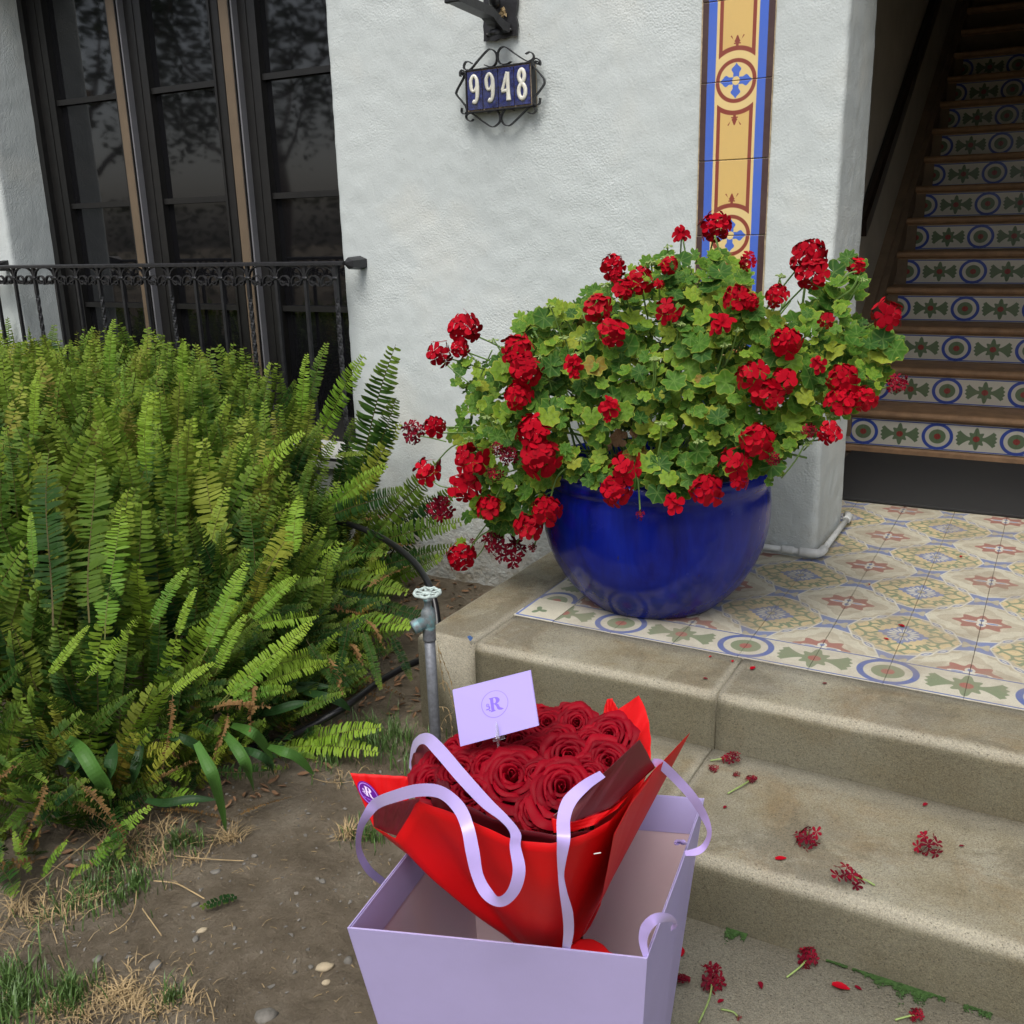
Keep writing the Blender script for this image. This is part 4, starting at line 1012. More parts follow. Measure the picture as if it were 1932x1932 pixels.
# strap leaves
strap = empty('strap_leaf_plant', 'dark green strap leaved lily plant arching out under the ferns', 'plant')
SL = [([(470, 120), (560, 75), (700, 60), (850, 95), (960, 180), (1010, 250)], .036, 0), ([(350, 280), (420, 340), (490, 450), (560, 550), (575, 650)], .038, 1), ([(1010, 300), (1060, 400), (1100, 480), (1140, 620), (1162, 765)], .032, 1),
      ([(1150, 250), (1210, 320), (1260, 400), (1290, 480), (1305, 550)], .030, 1), ([(1190, 210), (1280, 240), (1340, 290), (1400, 380)], .028, 1), ([(1330, 130), (1450, 50), (1560, 15), (1700, 12)], .036, 0),
      ([(1380, 320), (1450, 345), (1530, 380), (1610, 462)], .026, 1), ([(670, 590), (690, 470), (710, 380), (735, 280)], .030, 0), ([(560, 540), (570, 430), (590, 300)], .036, 0), ([(750, 595), (850, 610), (980, 590), (1110, 592)], .022, 0),
      ([(1280, 160), (1400, 140), (1500, 110), (1590, 90)], .030, 0), ([(1560, 40), (1650, 60), (1740, 90), (1800, 135)], .028, 0), ([(800, 250), (900, 270), (1000, 310), (1080, 400)], .026, 0), ([(1180, 330), (1300, 350), (1380, 400), (1410, 470)], .022, 0), ([(200, 60), (300, 30), (370, 60), (330, 110)], .045, 0), ([(260, 420), (330, 380), (390, 430), (350, 520)], .04, 0)]
for pts, wd, lt in SL:
    c0 = P(*z3_(*pts[len(pts) // 2]), 2, -.22); Yc = float(c0[1]) if c0[1] < 2.5 else 2.3
    pp = smooth_path([P(*z3_(*p), 1, Yc - .12 + .12 * abs(i / (len(pts) - 1) - .4)) for i, p in enumerate(pts)], 6)
    pp = [p if p[2] > -.34 else np.array([p[0], p[1], -.335]) for p in pp]
    n = len(pp); sc_ = [wd * min(1, .55 + 1.5 * i / n) * (1 - max(0, (i / (n - 1) - .6) / .4) ** 1.8 * .97) for i in range(n)]
    V, F = sweep(pp, [(-.5, .16), (-.25, .05), (0, 0), (.25, .05), (.5, .16), (.5, .175), (.25, .066), (0, .018), (-.25, .066), (-.5, .175)], up=(.25, -.6, .75), scale=sc_)
    MB().add(V, F).build('strap_leaf', MAT['straplight' if lt else 'strap'], strap, False)

# ------------------------------------------------------------------ geranium
ger = empty('geranium_plant', 'large geranium with many bright red flower heads spilling over the blue pot', 'flowering plant', loc=PC)
ger_inv = Matrix.Translation(Vector(PC)).inverted()
def leaf_mesh(seed, lobes=7, cup=.18, crinkle=.10):
    r = random.Random(seed); n = lobes * 4; V = [Vector((0, 0, 0))]; UV = [(0, .0)]; F = []
    gap = .22
    for ring, rad in ((1, .48), (2, 1.0)):
        for i in range(n + 1):
            a = -PI / 2 + gap / 2 * (2 if ring == 2 else 1) + (2 * PI - gap * (2 if ring == 2 else 1)) * i / n
            ph = (i % 4) / 4; w_ = 1 - abs(math.cos(PI * ph))
            k = rad * (1 if ring == 1 else (.76 + .24 * (1 - abs(2 * ph - 1)) ** .8)) * (1 + .05 * r.uniform(-1, 1))
            z_ = cup * (k ** 2) * .55 + crinkle * k * (abs(math.sin(PI * ph)) - .5) * (1 if ring == 1 else .9) + r.uniform(-.02, .02) * ring
            V.append(Vector((k * math.cos(a), k * math.sin(a), z_))); UV.append((rad if ring == 1 else 1., abs(math.sin(PI * (ph + .5))) if False else (0.0 if i % 4 == 2 else (.5 if i % 2 else 1.))))
    m = n + 1
    for i in range(n):
        F.append((0, 1 + i, 2 + i)); F.append((1 + i, 1 + m + i, 2 + m + i, 2 + i))
    return V, F, UV
LV = [leaf_mesh(1), leaf_mesh(2, 7, .35, .14), leaf_mesh(3, 6, -.15, .12), leaf_mesh(4, 8, .1, .16), leaf_mesh(5, 5, .5, .12), leaf_mesh(6, 7, -.35, .1)]
LM = []
for v in LV:
    m = MB().add(*v).mesh('leaf'); m.materials.append(MAT['leaf']); m.polygons.foreach_set('use_smooth', np.ones(len(m.polygons), bool)); LM.append(m)
outline = [(842, 700), (870, 678), (905, 672), (935, 690), (960, 650), (985, 600), (1040, 572), (1075, 580), (1110, 548), (1150, 530), (1190, 505), (1235, 488), (1262, 470), (1320, 478), (1365, 475), (1395, 500), (1425, 548), (1448, 598), (1490, 618), (1522, 575), (1552, 535), (1585, 500), (1622, 490), (1625, 540), (1590, 590), (1640, 610), (1690, 640), (1680, 690), (1650, 740), (1600, 770), (1540, 800), (1480, 850), (1470, 900), (1452, 915), (1440, 880), (1380, 890), (1330, 905), (1262, 935), (1205, 925), (1190, 870), (1200, 815), (1150, 800), (1135, 850), (1150, 885), (1085, 905), (1045, 900), (1035, 950), (1010, 1000), (955, 1000), (905, 975), (885, 930), (870, 860), (835, 835), (862, 790), (885, 745)]
ox = np.array([p[0] for p in outline]); oy = np.array([p[1] for p in outline])
def inside(u, v): return bool(poly(np.array([[float(u)]]), np.array([[float(v)]]), outline)[0, 0])
EC = np.array([-1.12, 2.98, .60]); ER = np.array([.98, .46, .58])
def crown_depth(u, v, inset=0.):
    d_ = ray(u, v); o = (CAM - EC) / ER; dd = d_ / ER
    a = dd @ dd; b = 2 * o @ dd; c = o @ o - 1; D = b * b - 4 * a * c
    t = (-b - math.sqrt(D)) / (2 * a) if D > 0 else -b / (2 * a)
    p = CAM + d_ * (t + inset)
    if p[1] > 3.47: p = CAM + d_ * (3.47 - CAM[1]) / d_[1]
    # keep drooping growth in front of the pot wall
    dx, dy = p[0] - PC[0], p[1] - PC[1]
    return p
lr = random.Random(21); n_obj = 0; lm = MB(); lst = []
def add_leaf(p, s, nrm=None, k=None):
    nout = Vector((p - EC) / ER / ER * .25); nout.normalize()
    nrm = nrm or (nout * .55 + Vector((.28, -.55, .75)) + Vector((lr.uniform(-.75, .75), lr.uniform(-.7, .7), lr.uniform(-.6, .6))))
    nrm.normalize(); q_ = nrm.to_track_quat('Z', 'Y').to_matrix().to_4x4() @ Matrix.Rotation(lr.uniform(0, 2 * PI), 4, 'Z')
    lst.append((Matrix.Translation(Vector(p)) @ q_ @ Matrix.Scale(s, 4), lr.randrange(len(LV)) if k is None else k))
cnt = 0
while cnt < 1250:
    u, v = lr.uniform(835, 1700), lr.uniform(465, 1010)
    if not inside(u, v): continue
    s = lr.choice([.015, .019, .023, .027, .031, .038])
    p = crown_depth(u, v, lr.choice([0, .02, .05, .08, .12, .18, .25]) + lr.uniform(-.03, .03))
    dx, dy = p[0] - PC[0], p[1] - PC[1]; rad = math.hypot(dx, dy)
    if p[2] < .45 and rad < .39 and rad > .01:
        if p[2] < .30 and v > 935: continue
        k = .40 / rad; p = np.array([PC[0] + dx * k, PC[1] + dy * k, p[2]]) if dy < .1 else p
        q_ = R @ (p - CAM); uu = 966 + 1840 * q_[0] / -q_[2]; vv = 966 - 1840 * q_[1] / -q_[2]
        if not inside(uu, vv): continue
    add_leaf(p, s); cnt += 1
for (u, v, Y, s) in [(1600, 487, 2.95, .03), (1620, 535, 2.93, .035), (1575, 560, 2.93, .03), (1540, 545, 2.93, .032), (1550, 590, 2.9, .042), (1690, 660, 2.75, .035), (1665, 640, 2.75, .035), (1380, 510, 2.95, .03), (1345, 495, 2.95, .028), (1360, 525, 2.95, .03), (1050, 585, 3.05, .03), (1000, 610, 3.0, .035), (1020, 600, 3.0, .033), (870, 700, 2.95, .03), (905, 700, 2.95, .035), (860, 720, 2.95, .024), (935, 720, 2.95, .04), (980, 570 + 30, 3.0, .03), (1130, 850, 2.6, .028), (1095, 880, 2.55, .030), (1080, 898, 2.55, .024), (1110, 905, 2.53, .026), (1138, 898, 2.52, .024), (1160, 905, 2.52, .026), (1125, 872, 2.54, .024), (1120, 925 - 12, 2.53, .02), (1240, 930, 2.5, .034), (1262, 900, 2.5, .03), (1220, 880, 2.5, .03), (1300, 905, 2.52, .03), (880, 1065 - 90, 2.85, .03), (940, 1000, 2.8, .04), (1020, 925, 2.7, .045), (975, 940, 2.75, .04), (870, 1025, 2.95, .026)]:
    add_leaf(P(u, v, 1, Y), s, Vector((.2 + lr.uniform(-.3, .3), -.7, .55 + lr.uniform(-.3, .3))))
for _ in range(1100):         # the side turned to the wall and the inside
    a, b = lr.uniform(0, PI), lr.uniform(-.3, 1.2); k = lr.uniform(.45, .95)
    p = EC + ER * np.array([k * math.cos(a) * math.cos(b), k * abs(math.sin(a)) * math.cos(b), k * math.sin(b)])
    if p[1] > 3.45: continue
    q_ = R @ (p - CAM); uu = 966 + 1840 * q_[0] / -q_[2]; vv = 966 - 1840 * q_[1] / -q_[2]
    if not inside(uu, vv): continue
    add_leaf(p, lr.uniform(.022, .042))
lst.sort(key=lambda a: (a[0].translation - Vector(CAM)).length)
for i, (Mx, k) in enumerate(lst):
    if i < 300:
        o = put('leaf', LM[k], (0, 0, 0), None, ger); o.matrix_parent_inverse = Matrix.Identity(4); o.matrix_basis = ger_inv @ Mx
    else: lm.add(*LV[k], lr.random(), ger_inv @ Mx)
o = lm.build('foliage', MAT['leaf'], ger, True); o['kind'] = 'stuff'
def head_mesh(seed, nf=9, wilt=False, open_=1.):
    r = random.Random(seed); m = MB()
    for i in range(nf):
        ph = math.acos(1 - (1.05 if nf > 4 else .5) * (i + .5) / nf); th = i * 2.4 + r.uniform(-.35, .35)
        c = Vector((math.sin(ph) * math.cos(th), math.sin(ph) * math.sin(th), math.cos(ph)))
        nrm = (c + Vector((r.uniform(-.25, .25), r.uniform(-.25, .25), r.uniform(-.15, .15))) * (1 if not wilt else 2.5)).normalized(); c = c * (.62 if nf > 4 else .45) * r.uniform(.75, 1.1)
        q_ = nrm.to_track_quat('Z', 'Y').to_matrix(); rnd = r.random() * .9; fs = r.uniform(.85, 1.12)
        # pedicel
        m.add(*sweep([c * .05, c * .95], circ(.02, 4)), None, 2.)
        for k in range(5):
            up2 = k in (0, 1); a = (k * 2 * PI / 5) + r.uniform(-.18, .18) + i; L = (.52 if not wilt else .34) * r.uniform(.82, 1.12) * open_ * fs; W_ = L * (.37 if not wilt else .26)
            V = []; lift = r.uniform(-.05, .30) if not wilt else r.uniform(.1, 1.3); cup = r.uniform(-.1, .25)
            rows = ((.05, .10, 0), (.28, .50, .05), (.58, .95, .12), (.84, 1.0, .18), (1.0, .55, .17))
            for j, (l, w_, z_) in enumerate(rows):
                for s_ in (-1, 0, 1):
                    zz = (z_ * lift * 1.6 + cup * .25 * abs(s_) * w_ + r.uniform(-.025, .025) * l) * L
                    x_, y_ = l * L * (1 - (.06 if (j >= 3 and s_) else 0)), s_ * w_ * W_
                    V.append(c + q_ @ Vector((x_ * math.cos(a) - y_ * math.sin(a), x_ * math.sin(a) + y_ * math.cos(a), zz + .008 * k)))
            F = []
            for j in range(4):
                for s_ in range(2): b = j * 3 + s_; F.append((b, b + 1, b + 4, b + 3))
            m.add(V, F, None, rnd)
    me = m.mesh('flower_head'); me.materials.append(MAT['wilt' if wilt else 'petal']); me.polygons.foreach_set('use_smooth', np.ones(len(me.polygons), bool)); return me
HM = [head_mesh(s, n_) for s, n_ in ((1, 9), (2, 7), (3, 12), (4, 8), (5, 6), (6, 10))]; HS = [head_mesh(s, 3, False, 1.6) for s in (11, 12)]; HW = [head_mesh(s, n_, True, 1.1) for s, n_ in ((21, 14), (22, 9), (23, 18))]
A = lambda x, y: (742.6 + .2841 * x, 387.4 + .2841 * y); B_ = lambda x, y: (1162.3 + .2841 * x, 387.4 + .2841 * y); C_ = lambda x, y: (710.3 + .401 * x, 871.7 + .401 * y)
heads = [(A, h, .2841) for h in [(460, 815, 105), (300, 985, 90), (435, 950, 60), (820, 965, 105), (880, 1095, 105), (820, 1260, 95), (1200, 1050, 55, 's'), (1205, 1120, 32, 's'), (1350, 690, 100), (1450, 850, 100), (1465, 400, 85), (1465, 470, 45), (1640, 500, 95), (1530, 560, 75), (1830, 700, 95), (1830, 400, 65), (130, 1510, 80, 'd'), (270, 1465, 75), (230, 1765, 100), (520, 1690, 120), (480, 1870, 110), (690, 1620, 50, 'w'), (770, 1670, 65, 'd'), (670, 1790, 55, 'w'), (930, 1510, 115), (980, 1670, 130), (1430, 1340, 65, 's'), (1425, 1415, 22, 's'), (1545, 1740, 115), (1480, 1890, 100), (1760, 520, 40)]]
heads += [(B_, h, .2841) for h in [(660, 150, 105), (435, 200, 55, 's'), (885, 375, 65), (1270, 330, 115), (1300, 465, 105), (1060, 600, 75), (1590, 405, 60), (800, 615, 90), (900, 640, 60), (700, 800, 75, 's'), (1400, 770, 58), (1130, 900, 105), (1790, 735, 110), (1330, 1060, 50, 's'), (1505, 1145, 105), (910, 1150, 115), (1000, 1260, 105), (1110, 1180, 100), (1490, 1300, 100), (1640, 1290, 90), (1860, 1190, 70, 'd'), (940, 1550, 115), (1280, 1500, 50, 'd'), (1420, 1510, 80), (790, 1700, 115), (810, 1830, 70), (600, 1880, 110), (1040, 1680, 55, 'w')]]
heads += [(C_, h, .401) for h in [(300, 225, 65, 'd'), (530, 215, 62), (800, 220, 72), (720, 310, 72), (630, 430, 75, 'w'), (545, 380, 50, 'w'), (400, 450, 70), (455, 375, 20, 'w'), (735, 405, 22, 'w'), (1390, 195, 42, 's'), (1240, 250, 24, 'w')]]
for (fn, h, sc_) in heads:
    u, v = fn(h[0], h[1]); kind = h[3] if len(h) > 3 else ''
    p = crown_depth(u, v, -.06)
    dx, dy = p[0] - PC[0], p[1] - PC[1]; rad = math.hypot(dx, dy)
    if p[2] < .50 and rad < .46 and dy < .1:
        # hang in front of the pot wall: come towards the camera until clear
        t = np.linalg.norm(p - CAM); d_ = ray(u, v)
        while t > 1.5:
            t -= .01; p = CAM + d_ * t
            if math.hypot(p[0] - PC[0], p[1] - PC[1]) > .43: break
    dist = -(R @ (p - CAM))[2]; r_ = h[2] * sc_ / 1840 * dist * 1.32
    me = lr.choice(HW) if kind in ('w',) else (lr.choice(HS) if kind == 's' else lr.choice(HM))
    if kind == 'd': me = HW[2]
    f_ = Vector((CAM - p)).normalized() * .8 + Vector((lr.uniform(-.3, .3), -.2, .55)); f_.normalize()
    Mx = Matrix.Translation(Vector(p)) @ f_.to_track_quat('Z', 'Y').to_matrix().to_4x4() @ Matrix.Rotation(lr.uniform(0, 6), 4, 'Z') @ Matrix.Scale(r_, 4)
    o = put('flower_head', me, (0, 0, 0), None, ger); o.matrix_basis = ger_inv @ Mx
    if kind == 'w': o['label'] = 'wilting dark red flower head'
    # peduncle back into the crown
    b = EC + (p - EC) * .45 + np.array([0, .05, -.08]) if p[2] > .45 else p + np.array([(PC[0] - p[0]) * .5, .03 if dy > -.2 else .0, .10])
    if p[2] <= .45: b = p + np.array([(PC[0] - p[0]) * .25, (PC[1] - p[1]) * .10, .12])
    mid = (p + b) / 2 + np.array([0, 0, .02 if p[2] > .45 else .03])
    o = MB().add(*sweep(smooth_path([p - np.array(f_) * r_ * .2, mid, b], 4), circ(.0026, 5))).build('flower_stem', MAT['stem'], ger, True); o.matrix_basis = ger_inv
# upright stalks and bud clusters
def budm(seed, n_=9):
    r = random.Random(seed); m = MB()
    for i in range(n_):
        a = r.uniform(0, 6.28); t = r.uniform(.2, 1.1); dd = Vector((math.sin(t) * math.cos(a), math.sin(t) * math.sin(a), -math.cos(t) * .8 + .3))
        m.add(*sweep([Vector((0, 0, .2)), dd * .55, dd * .7, dd * 1.0, dd * 1.25, dd * 1.4], circ(.16, 6), up=(.1, .9, .2), scale=[.25, .25, .7, 1, .7, .1]))
    me = m.mesh('bud_cluster'); me.materials.append(MAT['bud']); me.polygons.foreach_set('use_smooth', np.ones(len(me.polygons), bool)); return me
BM_ = [budm(1), budm(2, 7), budm(3, 12)]
buds = [(A, 1035, 665), (A, 1130, 870), (A, 970, 1000), (A, 1210, 980), (A, 1240, 880), (A, 1710, 375), (A, 1815, 340), (A, 1890, 775), (A, 1740, 1010), (A, 620, 1400), (A, 690, 1430), (A, 1780, 1440), (A, 660, 890), (A, 1405, 525), (A, 500, 1540), (B_, 435, 780), (B_, 250, 1010), (B_, 810, 820), (B_, 300, 1440), (B_, 540, 1560), (B_, 720, 920), (B_, 1095, 540), (B_, 1100, 460), (B_, 1640, 485), (B_, 340, 265), (B_, 230, 370), (B_, 340, 330), (B_, 1265, 1575), (B_, 1435, 1385)]
for (fn, x, y) in buds:
    u, v = fn(x, y); p = crown_depth(u, v, -.04); 
    o = put('bud_cluster', lr.choice(BM_), (0, 0, 0), None, ger); o.matrix_basis = ger_inv @ Matrix.Translation(Vector(p)) @ Matrix.Rotation(lr.uniform(0, 6), 4, 'Z') @ Matrix.Scale(.016, 4)
    b = p + np.array([(EC[0] - p[0]) * .12, .03, -.11])
    o = MB().add(*sweep(smooth_path([p + np.array([0, 0, .004]), (p + b) / 2 + np.array([.004, 0, 0]), b], 3), circ(.0022, 5))).build('flower_stem', MAT['stem'], ger, True); o.matrix_basis = ger_inv
stemr = random.Random(3); sm_b = MB()
for _ in range(70):
    a = stemr.uniform(0, 2 * PI); r0 = stemr.uniform(.02, .25); b = np.array([PC[0] + r0 * math.cos(a), PC[1] + r0 * math.sin(a), .38])
    b2 = EC + ER * np.array([math.cos(a) * stemr.uniform(.3, .6), math.sin(a) * .6 * stemr.uniform(.3, .9), stemr.uniform(-.2, .7)])
    mid = (b + b2) / 2 + np.array([0, 0, .08]); sm_b.add(*sweep(smooth_path([b, mid, b2], 4), circ(stemr.uniform(.002, .004), 5)))
for (pts, r_) in [([B_(1450, 560), B_(1540, 460), B_(1600, 440)], .004), ([B_(1440, 640), B_(1560, 560), B_(1610, 470)], .004), ([B_(1225, 780), B_(1240, 650), B_(1270, 420)], .0045), ([B_(1100, 690), B_(1100, 560), B_(1085, 480)], .003), ([B_(700, 330), B_(680, 280), B_(655, 200)], .0035), ([B_(500, 455), B_(465, 330), B_(445, 230)], .003), ([B_(1150, 1550), B_(1230, 1525), B_(1290, 1535)], .003), ([B_(1150, 1575), B_(1250, 1570), B_(1420, 1550)], .003), ([A(560, 1180), A(610, 1060), A(655, 960)], .003), ([A(560, 1050), A(480, 950), A(460, 880)], .003), ([A(500, 1180), A(400, 1100), A(320, 1030)], .003), ([B_(1720, 1180), B_(1760, 1210), B_(1830, 1200)], .003), ([B_(1690, 890), B_(1740, 840), B_(1780, 800)], .004), ([A(350, 1570), A(250, 1545), A(160, 1530)], .003), ([C_(470, 450), C_(500, 410), C_(520, 360)], .003), ([A(380, 1880), A(300, 1860), A(250, 1820)], .003)]:
    sm_b.add(*sweep(smooth_path([P(*p, 1, 2.84) for p in pts], 4), circ(r_ * .8, 6)))
o = sm_b.build('branch', MAT['stem'], ger, True); o.matrix_basis = ger_inv; o['kind'] = 'stuff'
for (x, y) in ((1340, 1530), (1400, 1580), (1500, 1550), (1630, 1500)):
    p = P(*A(x, y), 1, 2.63); Mx = Matrix.Translation(Vector(p)) @ Vector((.3, -.8, .3)).to_track_quat('Z', 'Y').to_matrix().to_4x4() @ Matrix.Rotation(lr.uniform(0, 6), 4, 'Z') @ Matrix.Scale(.03, 4)
    me = MB().add(*LV[4]).mesh('dry_leaf'); me.materials.append(MAT['dryleaf']); o = put('dry_leaf', me, (0, 0, 0), None, ger); o.matrix_basis = ger_inv @ Mx

# ------------------------------------------------------------------ gift bag
HB = .2
Ac, Bc, Cc_ = P(655, 1751, 2, HB), P(1221, 1809, 2, HB), P(1329, 1506, 2, HB); Dc = Ac + Cc_ - Bc
Ab, Bb, Cb, Db = np.array([-.81, 1.05, -.326]), np.array([-.462, 1.165, -.326]), np.array([-.507, 1.436, -.326]), np.array([-.835, 1.31, -.326])
bag = empty('gift_bag', 'open lavender paper gift bag standing at the foot of the steps', 'gift bag', loc=tuple((Ab + Bb + Cb + Db) / 4))
binv = Matrix.Translation(Vector(bag.location)).inverted()
def atbag(o): o.matrix_basis = binv; return o
def panel(name, t0, t1, b0, b1, mat, thick, bulge=0., vt=0., nrows=14, ncols=14, dsg=1, vb=1.):
    """bilinear sheet from top edge to bottom edge, with thickness"""
    nrm = np.cross(t1 - t0, b0 - t0); nrm = nrm / np.linalg.norm(nrm) * dsg; V = []; F = []
    for side_ in (0, 1):
        for i in range(nrows + 1):
            v_ = vt + (vb - vt) * i / nrows
            for j in range(ncols + 1):
                u_ = j / ncols; p = lerp(lerp(t0, t1, u_), lerp(b0, b1, u_), v_) + nrm * (bulge * ((1 - abs(2 * u_ - 1)) if name == 'side_panel' else math.sin(PI * u_)) * (math.sin(PI * min(1, v_ * .8 + .1))) + side_ * thick)
                V.append(p)
    m = ncols + 1; K = (nrows + 1) * m
    for i in range(nrows):
        for j in range(ncols):
            a = i * m + j; F.append((a, a + 1, a + m + 1, a + m)); F.append((K + a, K + a + m, K + a + m + 1, K + a + 1))
    for j in range(ncols): F.append((j, K + j, K + j + 1, j + 1)); a = nrows * m + j; F.append((a, a + 1, K + a + 1, K + a))
    for i in range(nrows): a = i * m; F.append((a, a + m, K + a + m, K + a)); a = i * m + ncols; F.append((a, K + a, K + a + m, a + m))
    return atbag(MB().add(V, F).build(name, mat, bag, False))
ctr = (Ac + Bc + Cc_ + Dc) / 4
walls = [(Ac, Bc, Ab, Bb, 'front_panel', -.004), (Bc, Cc_, Bb, Cb, 'side_panel', .006), (Cc_, Dc, Cb, Db, 'back_panel', .0), (Dc, Ac, Db, Ab, 'side_panel', .004)]
for t0, t1, b0, b1, nm, bl in walls:
    nrm = np.cross(t1 - t0, b0 - t0); inw = np.sign(nrm @ (ctr - (t0 + t1) / 2)); inw = inw if inw else 1
    panel(nm, t0, t1, b0, b1, MAT['lavender'], .0018, -bl * 1, 0., dsg=inw)
    def sh(p, k): return p + (ctr + np.array([0, 0, p[2] - ctr[2]]) - p) * k
    panel('inner_hem', sh(t0, .014), sh(t1, .014), sh(b0, .016), sh(b1, .016), MAT['lavender'], .0012, -bl, 0.002, 4, 10, inw, .13)
    panel('inner_liner', sh(t0, .010), sh(t1, .010), sh(b0, .012), sh(b1, .012), MAT['linerpink'], .0008, -bl, 0.01, 8, 10, inw, .995)
V = [p * .99 + (Ab + Bb + Cb + Db) / 4 * .01 for p in (Ab, Bb, Cb, Db)]; V = V + [p + np.array([0, 0, .004]) for p in V]
atbag(MB().add(V, [(3, 2, 1, 0), (4, 5, 6, 7), (0, 1, 5, 4), (1, 2, 6, 5), (2, 3, 7, 6), (3, 0, 4, 7)]).build('bottom_panel', MAT['linerpink'], bag))
# ------------------------------------------------------------------ rose bouquet
zb2 = lambda x, y: (633 + .3743 * x, 1227 + .3743 * y)
bq = empty('rose_bouquet', 'bouquet of dark red roses in red and maroon paper standing in the lavender bag', 'bouquet', loc=(-.62, 1.2, .0))
qinv = Matrix.Translation(Vector(bq.location)).inverted()
def rose_mesh(seed, np_=34, op=1.):
    r = random.Random(seed); m = MB(); sx = r.uniform(.92, 1.08)
    for i in range(np_):
        t = i / (np_ - 1); ang = i * 2.399 + r.uniform(-.25, .25)
        Rt = (.05 + .80 * t ** .95) * op; zt = .52 - .52 * Rt ** 2 + r.uniform(-.035, .035); spread = (1.75 - 1.0 * t) * r.uniform(.9, 1.1)
        lip = (.05 + .16 * t ** 1.3) * r.uniform(.7, 1.25) if t > .12 else -.02; rnd = r.random() * .9; nu, nv = 8, 6; V = []; tw = r.uniform(-.07, .07); w1, w2 = r.uniform(0, 6), r.uniform(2, 4.5); pt = r.uniform(.0, .10) * t
        zb_ = -.55 if t > .3 else -.2
        for j in range(nv + 1):
            v_ = j / nv
            for k in range(nu + 1):
                u_ = -1 + 2 * k / nu; e = 1 - .30 * abs(u_) ** 3
                if v_ < .7:
                    q_ = v_ / .7; rad = Rt * (.45 + .55 * math.sin(q_ * PI / 2)); zz = zb_ + (zt * e - .04 - zb_) * (q_ ** .8)
                else:
                    q_ = (v_ - .7) / .3; rad = Rt + lip * (1 - math.cos(q_ * PI * .62)) * (1 - .25 * abs(u_)) + pt * max(0, 1 - abs(u_) * 2.2) * q_; zz = zt * e - .04 + .07 * math.sin(q_ * PI * .85) - lip * .35 * q_ ** 2
                wob = .018 * math.sin(u_ * w2 * 1.6 + w1) * v_ ** 2 * (.4 + t)
                a = ang + u_ * spread * (.6 + .4 * math.sin(PI * min(1, .2 + v_ * .7))); rad += wob + tw * u_ * Rt * .5
                V.append((rad * math.cos(a) * sx, rad * math.sin(a) / sx, zz + wob * 1.4))
        F = [(j * (nu + 1) + k, j * (nu + 1) + k + 1, (j + 1) * (nu + 1) + k + 1, (j + 1) * (nu + 1) + k) for j in range(nv) for k in range(nu)]
        m.add(V, F, None, rnd)
    me = m.mesh('rose'); me.materials.append(MAT['rose']); me.polygons.foreach_set('use_smooth', np.ones(len(me.polygons), bool)); return me
RM = [rose_mesh(s, n_, o_) for s, n_, o_ in ((1, 27, 1.), (2, 25, 1.), (3, 21, .9), (4, 28, 1.05), (5, 23, .95), (6, 19, .8))]
roses = [(900, 640, 150), (1140, 690, 140), (1370, 545, 110), (1175, 520, 110), (780, 575, 115), (1385, 415, 120), (1220, 350, 95), (1080, 360, 105), (1110, 440, 105), (600, 480, 90), (740, 470, 95), (500, 650, 100), (1000, 510, 95), (930, 440, 90), (1290, 450, 95), (640, 600, 110), (680, 700, 95), (850, 430, 85), (1050, 320, 85), (1200, 315, 85), (540, 560, 90), (1020, 600, 70), (1280, 620, 105), (450, 610, 75), (800, 745, 80), (1010, 790, 80), (1250, 750, 80)]
qr = random.Random(8)
for i, (x, y, r_) in enumerate(roses):
    u, v = zb2(x, y); Y = 1.15 + (690 - y) / 380 * .27 + (.02 if y > 600 else 0) + (.05 if y > 720 else 0)
    p = P(u, v, 1, Y); p = p + np.array([0, 0, -.012]); dist = -(R @ (p - CAM))[2]; s = r_ * .3743 / 1840 * dist * (1.34 if y > 480 else 1.12)
    f_ = (Vector((CAM - p)).normalized() * (.75 if y > 500 else .55) + Vector(((p[0] + .62) * 1.5, -.1, .55)) + Vector((qr.uniform(-.15, .15), qr.uniform(-.15, .15), 0))).normalized()
    o = put('rose', RM[(0, 1)[i] if i < 2 else qr.randrange(6)], (0, 0, 0), None, bq)
    o.matrix_basis = qinv @ Matrix.Translation(Vector(p)) @ f_.to_track_quat('Z', 'Y').to_matrix().to_4x4() @ Matrix.Rotation(qr.uniform(0, 6), 4, 'Z') @ Matrix.Scale(s, 4)
    st_ = MB().add(*sweep([p - np.array(f_) * s * .3, p * .5 + np.array([-.61, 1.22, .05]) * .5, (-.61 + qr.uniform(-.02, .02), 1.22 + qr.uniform(-.02, .02), -.20)], circ(.003, 5))).build('rose_stem', MAT['strap'], bq, True); st_.matrix_basis = qinv
